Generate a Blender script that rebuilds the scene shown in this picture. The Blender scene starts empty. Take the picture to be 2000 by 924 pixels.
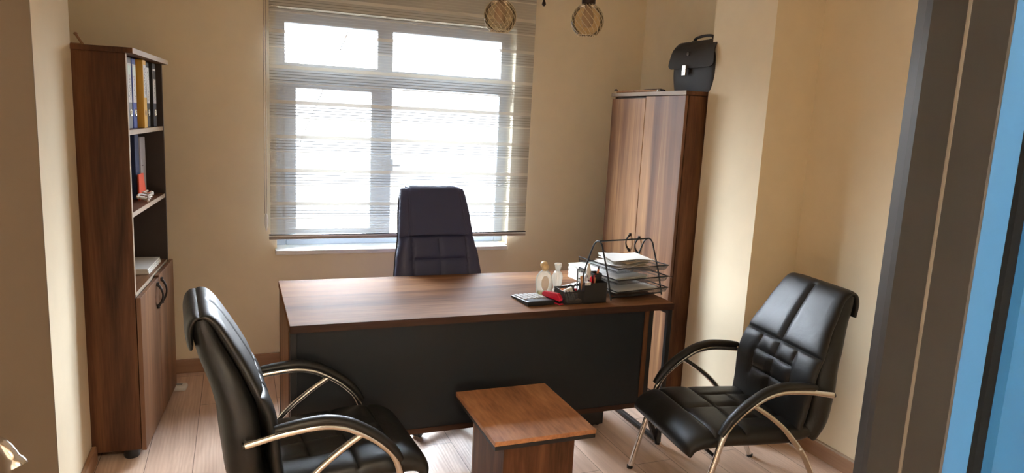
import bpy, bmesh, math, random
from mathutils import Vector, Matrix

scene = bpy.context.scene
COL = scene.collection
PI = math.pi
random.seed(7)

# ------------------------------------------------------------------ camera
cam_d = bpy.data.cameras.new('camera')
cam_d.sensor_fit = 'HORIZONTAL'
cam_d.sensor_width = 36.0
cam_d.lens = 1358.69 / 2000 * 36.0
cam_d.clip_start = 0.05
cam = bpy.data.objects.new('camera', cam_d)
COL.objects.link(cam)
R_ = (0.930124809, -0.363970385, 0.048922372)
U_ = (0.015161026, 0.171157865, 0.985126961)
F_ = (0.366930487, 0.915549313, -0.164716341)
cam.matrix_world = Matrix(((R_[0], U_[0], -F_[0], 0), (R_[1], U_[1], -F_[1], 0),
                           (R_[2], U_[2], -F_[2], 1.6039), (0, 0, 0, 1)))
scene.camera = cam

# ------------------------------------------------------------------ light
SKY_LOW, SKY_HIGH = 2.2, 52.0
world = bpy.data.worlds.new('sky')
scene.world = world
world.use_nodes = True
wn = world.node_tree.nodes
wl = world.node_tree.links
bg = wn['Background']
tc = wn.new('ShaderNodeTexCoord')
sp = wn.new('ShaderNodeSeparateXYZ')
rp = wn.new('ShaderNodeValToRGB')
wl.new(tc.outputs['Generated'], sp.inputs[0])
wl.new(sp.outputs['Z'], rp.inputs[0])
rp.color_ramp.elements[0].position = 0.0
rp.color_ramp.elements[0].color = (0.93, 0.96, 1.0, 1)
rp.color_ramp.elements[1].position = 0.6
rp.color_ramp.elements[1].color = (0.80, 0.90, 1.0, 1)
wl.new(rp.outputs[0], bg.inputs['Color'])
# bright overcast sky above, much dimmer towards the horizon and below
mr = wn.new('ShaderNodeMapRange')
mr.inputs['From Min'].default_value = 0.04
mr.inputs['From Max'].default_value = 0.26
mr.inputs['To Min'].default_value = SKY_LOW
mr.inputs['To Max'].default_value = SKY_HIGH
wl.new(sp.outputs['Z'], mr.inputs['Value'])
wl.new(mr.outputs[0], bg.inputs['Strength'])

def area_light(name, loc, rot, sx, sy, power, color=(1, 1, 1), portal=False):
    d = bpy.data.lights.new(name, 'AREA')
    d.shape = 'RECTANGLE'
    d.size = sx
    d.size_y = sy
    d.energy = power
    d.color = color
    o = bpy.data.objects.new(name, d)
    o.location = loc
    o.rotation_euler = rot
    COL.objects.link(o)
    if portal:
        d.cycles.is_portal = True
    return o

area_light('daylight_portal', (0.98, 4.72, 1.47), (-PI / 2, 0, 0), 1.56, 1.46, 1, portal=True)
area_light('corridor_fill_light', (0.5, -0.75, 2.72), (0, 0, 0), 1.2, 0.8, 21, (1.0, 0.82, 0.58))  # unseen area light added behind the camera as warm fill for the room

vs = scene.view_settings
vs.view_transform = 'Standard'
vs.look = 'None'
vs.exposure = 1.7
vs.gamma = 1.0
vs.use_curve_mapping = False
scene.cycles.max_bounces = 10
scene.cycles.diffuse_bounces = 6
scene.cycles.glossy_bounces = 5
scene.cycles.transmission_bounces = 8
scene.cycles.transparent_max_bounces = 16
scene.cycles.use_denoising = True
scene.cycles.sample_clamp_indirect = 6.0
scene.cycles.caustics_reflective = False
scene.cycles.caustics_refractive = False

# ------------------------------------------------------------------ materials
def nodes_of(name):
    m = bpy.data.materials.new(name)
    m.use_nodes = True
    nt = m.node_tree
    return m, nt.nodes, nt.links, nt.nodes['Principled BSDF']

def rgba(c):
    return (c[0], c[1], c[2], 1.0)

def plain(name, c, rough=0.5, metal=0.0, var=0.06, bump=0.0, bscale=200.0, spec=0.5, coat=0.0):
    """plain surface with slight procedural tone variation and bump"""
    m, n, l, b = nodes_of(name)
    tcn = n.new('ShaderNodeTexCoord')
    nz = n.new('ShaderNodeTexNoise')
    nz.inputs['Scale'].default_value = 9.0
    nz.inputs['Detail'].default_value = 4.0
    r = n.new('ShaderNodeValToRGB')
    r.color_ramp.elements[0].position = 0.3
    r.color_ramp.elements[1].position = 0.7
    r.color_ramp.elements[0].color = rgba([x * (1 - var) for x in c])
    r.color_ramp.elements[1].color = rgba([min(1, x * (1 + var)) for x in c])
    l.new(tcn.outputs['Object'], nz.inputs['Vector'])
    l.new(nz.outputs[0], r.inputs[0])
    l.new(r.outputs[0], b.inputs['Base Color'])
    b.inputs['Roughness'].default_value = rough
    b.inputs['Metallic'].default_value = metal
    b.inputs['Specular IOR Level'].default_value = spec
    b.inputs['Coat Weight'].default_value = coat
    if bump:
        n2 = n.new('ShaderNodeTexNoise')
        n2.inputs['Scale'].default_value = bscale
        n2.inputs['Detail'].default_value = 3.0
        l.new(tcn.outputs['Object'], n2.inputs['Vector'])
        bp = n.new('ShaderNodeBump')
        bp.inputs['Strength'].default_value = bump
        bp.inputs['Distance'].default_value = 0.002
        l.new(n2.outputs[0], bp.inputs['Height'])
        l.new(bp.outputs[0], b.inputs['Normal'])
    return m

def wood(name, axis, stops, rough=0.42, off=(0, 0, 0), across=7.0, along=0.55, fine=0.35, spec=0.4, bump=0.08):
    """melamine walnut: broad bands and fine grain running along one axis"""
    m, n, l, b = nodes_of(name)
    tcn = n.new('ShaderNodeTexCoord')
    def mp(a, s):
        k = n.new('ShaderNodeMapping')
        sc = [a, a, a]
        sc['xyz'.index(axis)] = s
        k.inputs['Scale'].default_value = sc
        k.inputs['Location'].default_value = off
        l.new(tcn.outputs['Object'], k.inputs['Vector'])
        return k
    a = n.new('ShaderNodeTexNoise')
    a.inputs['Scale'].default_value = 1.0
    a.inputs['Detail'].default_value = 5.0
    a.inputs['Roughness'].default_value = 0.55
    a.inputs['Distortion'].default_value = 0.7
    l.new(mp(across, along).outputs[0], a.inputs['Vector'])
    f = n.new('ShaderNodeTexNoise')
    f.inputs['Scale'].default_value = 1.0
    f.inputs['Detail'].default_value = 4.0
    l.new(mp(across * 16, along * 7).outputs[0], f.inputs['Vector'])
    mx = n.new('ShaderNodeMix')
    mx.data_type = 'FLOAT'
    mx.inputs['Factor'].default_value = fine
    l.new(a.outputs[0], mx.inputs['A'])
    l.new(f.outputs[0], mx.inputs['B'])
    r = n.new('ShaderNodeValToRGB')
    els = r.color_ramp.elements
    for i, (p, c) in enumerate(stops):
        if i < 2:
            els[i].position = p
            els[i].color = rgba(c)
        else:
            e = els.new(p)
            e.color = rgba(c)
    l.new(mx.outputs['Result'], r.inputs[0])
    l.new(r.outputs[0], b.inputs['Base Color'])
    b.inputs['Roughness'].default_value = rough
    b.inputs['Specular IOR Level'].default_value = spec
    bp = n.new('ShaderNodeBump')
    bp.inputs['Strength'].default_value = bump
    bp.inputs['Distance'].default_value = 0.001
    l.new(f.outputs[0], bp.inputs['Height'])
    l.new(bp.outputs[0], b.inputs['Normal'])
    return m

WAL = [(0.30, (0.062, 0.026, 0.014)), (0.44, (0.135, 0.060, 0.029)), (0.55, (0.21, 0.098, 0.047)), (0.70, (0.34, 0.175, 0.082))]
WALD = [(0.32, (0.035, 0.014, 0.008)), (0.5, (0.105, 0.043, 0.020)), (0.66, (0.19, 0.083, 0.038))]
M = {}
M['walnut_z'] = wood('walnut_upright_grain', 'z', WAL, fine=0.18, bump=0.04)
M['walnut_z2'] = wood('walnut_upright_grain_b', 'z', WAL, off=(3.3, 1.7, 0), fine=0.18, bump=0.04)
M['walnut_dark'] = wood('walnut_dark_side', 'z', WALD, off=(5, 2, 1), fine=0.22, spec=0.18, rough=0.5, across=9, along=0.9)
M['walnut_x'] = wood('walnut_long_grain', 'x', WAL, rough=0.60, off=(1, 4, 2), spec=0.04)
M['walnut_edge'] = wood('walnut_dark_edge', 'x', [(0.32, (0.030, 0.013, 0.009)), (0.66, (0.095, 0.045, 0.026))], rough=0.5, spec=0.2)
M['walnut_y'] = wood('walnut_cross_grain', 'y', WAL, rough=0.40, off=(2, 0.4, 0))
M['walnut_table'] = wood('walnut_table_top', 'y', [(0.30, (0.20, 0.080, 0.036)), (0.5, (0.44, 0.20, 0.092)), (0.70, (0.66, 0.34, 0.165))],
                         rough=0.42, off=(0.3, 0, 0), across=5, along=1.6)
M['interior'] = plain('dark_melamine', (0.05, 0.035, 0.028), 0.6)
M['edge'] = plain('lit_edge_and_trim', (0.46, 0.36, 0.26), 0.5)  # window light on the shelf edges painted in; also used for pale trim
M['skirting'] = wood('skirting_oak', 'x', [(0.3, (0.30, 0.165, 0.095)), (0.7, (0.42, 0.25, 0.15))], across=30, along=1)
M['skirting_y'] = wood('skirting_oak_b', 'y', [(0.3, (0.30, 0.165, 0.095)), (0.7, (0.42, 0.25, 0.15))], across=30, along=1)
M['paint'] = plain('cream_wall_paint', (0.84, 0.725, 0.525), 0.75, var=0.02, bump=0.06, bscale=60, spec=0.25)
M['ceiling'] = plain('white_ceiling_paint', (0.86, 0.84, 0.79), 0.85, var=0.01)
M['blue'] = plain('blue_wall_paint', (0.008, 0.095, 0.25), 0.6, var=0.03)
M['frame_grey'] = plain('grey_frame_paint', (0.022, 0.0205, 0.0185), 0.45, var=0.03)
M['frame_line'] = plain('pale_groove', (0.13, 0.115, 0.092), 0.5)
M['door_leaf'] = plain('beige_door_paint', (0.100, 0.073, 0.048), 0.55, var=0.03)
M['pvc'] = plain('shaded_white_pvc', (0.34, 0.39, 0.45), 0.35, var=0.01)  # white frame; its backlit blue-grey shade is put into the colour
M['marble'] = plain('white_marble', (0.80, 0.77, 0.72), 0.3, var=0.08)
M['chrome'] = plain('chrome', (0.78, 0.77, 0.75), 0.16, 1.0, var=0.02)
M['steel_black'] = plain('black_powder_coat', (0.016, 0.016, 0.017), 0.45, var=0.1)
M['matte_black'] = plain('matte_black_strip', (0.006, 0.007, 0.008), 0.9, spec=0.1)
M['black_plastic'] = plain('black_plastic', (0.014, 0.014, 0.015), 0.4, var=0.1)
M['panel_black'] = plain('black_panel', (0.003, 0.006, 0.010), 0.55)
M['board_black'] = plain('black_board', (0.012, 0.010, 0.010), 0.5)
M['white_plastic'] = plain('white_plastic', (0.80, 0.79, 0.75), 0.4)
M['paper'] = plain('white_paper', (0.84, 0.82, 0.78), 0.8, var=0.03)
M['receipt'] = plain('yellowed_receipt', (0.72, 0.62, 0.52), 0.8)
M['paper_green'] = plain('pale_green_paper', (0.70, 0.78, 0.70), 0.8, var=0.03)
M['paper_print'] = plain('printed_blue', (0.10, 0.12, 0.30), 0.7)
M['label_white'] = plain('spine_label', (0.74, 0.72, 0.68), 0.7, var=0.12)
M['ink'] = plain('ink', (0.16, 0.12, 0.14), 0.7)
M['bind_grey'] = plain('grey_board', (0.17, 0.17, 0.17), 0.5)
M['bind_blue'] = plain('blue_board', (0.02, 0.055, 0.30), 0.5)
M['bind_navy'] = plain('navy_board', (0.012, 0.035, 0.12), 0.5)
M['bind_yellow'] = plain('yellow_board', (0.72, 0.40, 0.035), 0.5)
M['bind_black'] = plain('black_board_binder', (0.018, 0.018, 0.018), 0.5)
M['orange'] = plain('orange_card', (0.80, 0.075, 0.006), 0.6)
M['red'] = plain('red_plastic', (0.60, 0.018, 0.05), 0.35)
M['orange_pl'] = plain('orange_plastic', (0.80, 0.22, 0.05), 0.4)
M['tan'] = plain('tan_wood', (0.42, 0.22, 0.10), 0.5, var=0.25)
M['cream_cap'] = plain('cream_cap', (0.80, 0.62, 0.34), 0.35)
M['key_grey'] = plain('calculator_key', (0.42, 0.40, 0.37), 0.5)
M['cloth'] = plain('white_cable', (0.78, 0.74, 0.68), 0.7)
M['brass'] = plain('dark_bronze', (0.035, 0.022, 0.020), 0.35, 0.6)
M['silver'] = plain('silver_metal', (0.75, 0.72, 0.62), 0.25, 1.0)
M['beige_plastic'] = plain('beige_plastic', (0.66, 0.52, 0.38), 0.5)
M['grey_plastic'] = plain('grey_plastic', (0.30, 0.30, 0.31), 0.5)
M['blue_pl'] = plain('blue_plastic', (0.12, 0.25, 0.62), 0.4)
M['bead'] = plain('bamboo', (0.46, 0.21, 0.08), 0.45, var=0.35)
M['bag'] = plain('black_briefcase_leather', (0.020, 0.016, 0.014), 0.55, var=0.1, bump=0.25, bscale=350)

def leather(name, c, rough):
    m, n, l, b = nodes_of(name)
    tcn = n.new('ShaderNodeTexCoord')
    v = n.new('ShaderNodeTexVoronoi')
    v.inputs['Scale'].default_value = 420
    w = n.new('ShaderNodeTexNoise')
    w.inputs['Scale'].default_value = 13
    w.inputs['Detail'].default_value = 3
    w.inputs['Distortion'].default_value = 0.4
    l.new(tcn.outputs['Object'], v.inputs['Vector'])
    l.new(tcn.outputs['Object'], w.inputs['Vector'])
    b1 = n.new('ShaderNodeBump')
    b1.inputs['Strength'].default_value = 0.10
    b1.inputs['Distance'].default_value = 0.001
    l.new(v.outputs['Distance'], b1.inputs['Height'])
    b2 = n.new('ShaderNodeBump')
    b2.inputs['Strength'].default_value = 0.16
    b2.inputs['Distance'].default_value = 0.012
    l.new(w.outputs[0], b2.inputs['Height'])
    l.new(b1.outputs[0], b2.inputs['Normal'])
    l.new(b2.outputs[0], b.inputs['Normal'])
    b.inputs['Base Color'].default_value = rgba(c)
    b.inputs['Roughness'].default_value = rough
    b.inputs['Specular IOR Level'].default_value = 0.5
    return m
M['leather'] = leather('black_leather', (0.010, 0.010, 0.0095), 0.43)
M['leather_haze'] = leather('hazed_black_leather', (0.032, 0.036, 0.088), 0.5)  # backlight haze over black leather is put into this bluish colour

def floor_mat():
    m, n, l, b = nodes_of('oak_laminate')
    tcn = n.new('ShaderNodeTexCoord')
    mp = n.new('ShaderNodeMapping')
    mp.inputs['Rotation'].default_value = (0, 0, PI / 2)
    mp.inputs['Location'].default_value = (0.16, 0.793, 0)
    l.new(tcn.outputs['Object'], mp.inputs['Vector'])
    br = n.new('ShaderNodeTexBrick')
    br.offset = 0.37
    br.inputs['Scale'].default_value = 1.0
    br.inputs['Brick Width'].default_value = 1.25
    br.inputs['Row Height'].default_value = 0.197
    br.inputs['Mortar Size'].default_value = 0.0016
    br.inputs['Mortar Smooth'].default_value = 0.2
    br.inputs['Color1'].default_value = (0.78, 0.56, 0.43, 1)
    br.inputs['Color2'].default_value = (0.84, 0.62, 0.48, 1)
    br.inputs['Mortar'].default_value = (0.28, 0.17, 0.12, 1)
    l.new(mp.outputs[0], br.inputs['Vector'])
    m2 = n.new('ShaderNodeMapping')
    m2.inputs['Scale'].default_value = (11, 1.3, 1)
    l.new(tcn.outputs['Object'], m2.inputs['Vector'])
    nz = n.new('ShaderNodeTexNoise')
    nz.inputs['Scale'].default_value = 1
    nz.inputs['Detail'].default_value = 5
    nz.inputs['Distortion'].default_value = 1.5
    l.new(m2.outputs[0], nz.inputs['Vector'])
    r = n.new('ShaderNodeValToRGB')
    r.color_ramp.elements[0].position = 0.3
    r.color_ramp.elements[0].color = (0.80, 0.75, 0.72, 1)
    r.color_ramp.elements[1].position = 0.6
    r.color_ramp.elements[1].color = (1, 1, 1, 1)
    l.new(nz.outputs[0], r.inputs[0])
    mx = n.new('ShaderNodeMix')
    mx.data_type = 'RGBA'
    mx.blend_type = 'MULTIPLY'
    mx.inputs[0].default_value = 1.0
    l.new(br.outputs['Color'], mx.inputs[6])
    l.new(r.outputs[0], mx.inputs[7])
    l.new(mx.outputs[2], b.inputs['Base Color'])
    wv = n.new('ShaderNodeTexWave')
    wv.inputs['Scale'].default_value = 2.2
    wv.inputs['Distortion'].default_value = 9
    wv.inputs['Detail'].default_value = 2.5
    wv.inputs['Detail Scale'].default_value = 0.7
    m3 = n.new('ShaderNodeMapping')
    m3.inputs['Scale'].default_value = (9, 1.1, 1)
    l.new(tcn.outputs['Object'], m3.inputs['Vector'])
    l.new(m3.outputs[0], wv.inputs['Vector'])
    bp = n.new('ShaderNodeBump')
    bp.inputs['Strength'].default_value = 0.22
    bp.inputs['Distance'].default_value = 0.002
    l.new(wv.outputs['Fac'], bp.inputs['Height'])
    bp2 = n.new('ShaderNodeBump')
    bp2.invert = True
    bp2.inputs['Strength'].default_value = 0.5
    bp2.inputs['Distance'].default_value = 0.002
    l.new(br.outputs['Fac'], bp2.inputs['Height'])
    l.new(bp.outputs[0], bp2.inputs['Normal'])
    l.new(bp2.outputs[0], b.inputs['Normal'])
    b.inputs['Roughness'].default_value = 0.36
    b.inputs['Specular IOR Level'].default_value = 0.30
    return m
M['floor'] = floor_mat()

def blind_mat():
    """zebra blind: pale sheer bands, finely ruled bands and narrow denser strips; object z is height above the bottom rail"""
    m, n, l, b = nodes_of('zebra_blind_fabric')
    n.remove(b)
    out = n['Material Output']
    tcn = n.new('ShaderNodeTexCoord')
    sx = n.new('ShaderNodeSeparateXYZ')
    l.new(tcn.outputs['Object'], sx.inputs[0])
    def math_(op, a, b_=None, c=None):
        k = n.new('ShaderNodeMath')
        k.operation = op
        for i, v in enumerate((a, b_, c)):
            if v is None:
                continue
            if isinstance(v, (int, float)):
                k.inputs[i].default_value = v
            else:
                l.new(v, k.inputs[i])
        return k.outputs[0]
    P = 0.2016
    top = 2.058 - 0.82
    d = math_('SUBTRACT', top + 10 * P, sx.outputs['Z'])
    t = math_('FRACT', math_('DIVIDE', d, P))
    strip = math_('LESS_THAN', t, 0.10)
    gray = math_('MULTIPLY', math_('GREATER_THAN', t, 0.485), math_('LESS_THAN', t, 0.515))
    ruled = math_('MULTIPLY', math_('GREATER_THAN', t, 0.10), math_('LESS_THAN', t, 0.50))
    plainb = math_('GREATER_THAN', t, 0.515)
    lt = math_('FRACT', math_('DIVIDE', d, P / 12))
    line = math_('LESS_THAN', lt, 0.26)
    thin = math_('LESS_THAN', lt, 0.17)
    # clear share of the weave
    base = 0.40
    o1 = math_('MULTIPLY', strip, 0.355)
    o2 = math_('MULTIPLY', gray, 0.35)
    o3 = math_('MULTIPLY', math_('MULTIPLY', ruled, line), 0.375)
    o4 = math_('MULTIPLY', math_('MULTIPLY', plainb, thin), 0.335)
    tr = math_('SUBTRACT', base, math_('ADD', math_('ADD', o1, o2), math_('ADD', o3, o4)))
    tr = math_('MAXIMUM', tr, 0.005)
    dark = math_('MAXIMUM', math_('MULTIPLY', ruled, line), math_('MULTIPLY', math_('MULTIPLY', plainb, thin), 0.4))
    cm = n.new('ShaderNodeMix')
    cm.data_type = 'RGBA'
    l.new(dark, cm.inputs[0])
    cm.inputs[6].default_value = (0.86, 0.81, 0.69, 1)
    cm.inputs[7].default_value = (0.34, 0.31, 0.26, 1)
    # street side coloured dark to cut light bounced back onto the window frame
    geo = n.new('ShaderNodeNewGeometry')
    sd = n.new('ShaderNodeMix')
    sd.data_type = 'RGBA'
    l.new(geo.outputs['Backfacing'], sd.inputs[0])
    l.new(cm.outputs[2], sd.inputs[6])
    sd.inputs[7].default_value = (0.13, 0.14, 0.15, 1)
    df = n.new('ShaderNodeBsdfDiffuse')
    l.new(sd.outputs[2], df.inputs['Color'])
    tl = n.new('ShaderNodeBsdfTranslucent')
    cm2 = n.new('ShaderNodeMix')
    cm2.data_type = 'RGBA'
    l.new(dark, cm2.inputs[0])
    cm2.inputs[6].default_value = (0.048, 0.046, 0.038, 1)
    cm2.inputs[7].default_value = (0.02, 0.02, 0.019, 1)
    l.new(cm2.outputs[2], tl.inputs['Color'])
    m1 = n.new('ShaderNodeMixShader')
    m1.inputs[0].default_value = 0.3
    l.new(df.outputs[0], m1.inputs[1])
    l.new(tl.outputs[0], m1.inputs[2])
    tp = n.new('ShaderNodeBsdfTransparent')
    m2 = n.new('ShaderNodeMixShader')
    l.new(tr, m2.inputs[0])
    l.new(m1.outputs[0], m2.inputs[1])
    l.new(tp.outputs[0], m2.inputs[2])
    l.new(m2.outputs[0], out.inputs['Surface'])
    return m
M['blind'] = blind_mat()

def clear(name, tint, gloss=0.12, rough=0.03, milk=0.0, body=(0.8, 0.76, 0.66)):
    """thin clear sheet: straight-through light plus a faint mirror reflection"""
    m, n, l, b = nodes_of(name)
    n.remove(b)
    out = n['Material Output']
    tp = n.new('ShaderNodeBsdfTransparent')
    tp.inputs[0].default_value = rgba(tint)
    g = n.new('ShaderNodeBsdfGlossy')
    g.inputs['Roughness'].default_value = rough
    fr = n.new('ShaderNodeLayerWeight')
    fr.inputs['Blend'].default_value = gloss
    mx = n.new('ShaderNodeMixShader')
    l.new(fr.outputs['Fresnel'], mx.inputs[0])
    l.new(tp.outputs[0], mx.inputs[1])
    l.new(g.outputs[0], mx.inputs[2])
    if milk:
        df = n.new('ShaderNodeBsdfDiffuse')
        df.inputs[0].default_value = rgba(body)
        tl = n.new('ShaderNodeBsdfTranslucent')
        tl.inputs[0].default_value = rgba(body)
        a1 = n.new('ShaderNodeMixShader')
        l.new(df.outputs[0], a1.inputs[1])
        l.new(tl.outputs[0], a1.inputs[2])
        a2 = n.new('ShaderNodeMixShader')
        a2.inputs[0].default_value = milk
        l.new(mx.outputs[0], a2.inputs[1])
        l.new(a1.outputs[0], a2.inputs[2])
        l.new(a2.outputs[0], out.inputs['Surface'])
    else:
        l.new(mx.outputs[0], out.inputs['Surface'])
    return m
M['pane'] = clear('window_pane', (0.96, 0.98, 1.0), 0.15)
M['amber'] = clear('amber_glass', (0.94, 0.86, 0.73), 0.2, 0.03, 0.03, (0.8, 0.65, 0.42))
M['amber_rib'] = clear('amber_glass_rib', (0.9, 0.82, 0.66), 0.5, 0.15, 0.7, (0.95, 0.86, 0.66))
M['thin_clear'] = clear('clear_plastic', (0.9, 0.9, 0.9), 0.3, 0.1)

def glass(name, c, rough=0.02):
    m, n, l, b = nodes_of(name)
    b.inputs['Base Color'].default_value = rgba(c)
    b.inputs['Transmission Weight'].default_value = 1.0
    b.inputs['Roughness'].default_value = rough
    b.inputs['IOR'].default_value = 1.45
    return m
M['perfume_glass'] = clear('perfume_glass', (0.92, 0.90, 0.84), 0.30, 0.06, 0.24, (0.9, 0.87, 0.78))
M['crystal'] = clear('cut_crystal', (0.93, 0.90, 0.84), 0.35, 0.06, 0.35, (0.9, 0.85, 0.76))
M['perfume_liquid'] = glass('perfume_liquid', (0.85, 0.82, 0.45), 0.05)
M['frost'] = plain('frosted_bulb', (0.36, 0.29, 0.24), 0.5)

def mesh_mat(name, scale, hole):
    m, n, l, b = nodes_of(name)
    out = n['Material Output']
    tcn = n.new('ShaderNodeTexCoord')
    v = n.new('ShaderNodeTexVoronoi')
    v.inputs['Scale'].default_value = scale
    v.inputs['Randomness'].default_value = 0.15
    l.new(tcn.outputs['Object'], v.inputs['Vector'])
    ls = n.new('ShaderNodeMath')
    ls.operation = 'LESS_THAN'
    ls.inputs[1].default_value = hole
    l.new(v.outputs['Distance'], ls.inputs[0])
    tp = n.new('ShaderNodeBsdfTransparent')
    mx = n.new('ShaderNodeMixShader')
    b.inputs['Base Color'].default_value = (0.03, 0.03, 0.032, 1)
    b.inputs['Roughness'].default_value = 0.4
    l.new(ls.outputs[0], mx.inputs[0])
    l.new(b.outputs[0], mx.inputs[1])
    l.new(tp.outputs[0], mx.inputs[2])
    l.new(mx.outputs[0], out.inputs['Surface'])
    return m
M['wire_mesh'] = mesh_mat('black_wire_mesh', 420, 0.50)

# ------------------------------------------------------------------ geometry helpers
def catmull(pts, n=8):
    pts = [Vector(p) for p in pts]
    res = []
    for i in range(len(pts) - 1):
        p0 = pts[i - 1] if i else pts[0] * 2 - pts[1]
        p1, p2 = pts[i], pts[i + 1]
        p3 = pts[i + 2] if i + 2 < len(pts) else p2 * 2 - p1
        for k in range(n):
            t = k / n
            res.append(0.5 * ((2 * p1) + (p2 - p0) * t + (2 * p0 - 5 * p1 + 4 * p2 - p3) * t * t + (3 * p1 - p0 - 3 * p2 + p3) * t ** 3))
    res.append(pts[-1])
    return res

def interp(tab, x):
    if x <= tab[0][0]:
        return tab[0][1]
    for (a, b), (c, d) in zip(tab, tab[1:]):
        if x <= c:
            t = (x - a) / (c - a)
            t = t * t * (3 - 2 * t) * 0.5 + t * 0.5
            return b + (d - b) * t
    return tab[-1][1]

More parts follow.
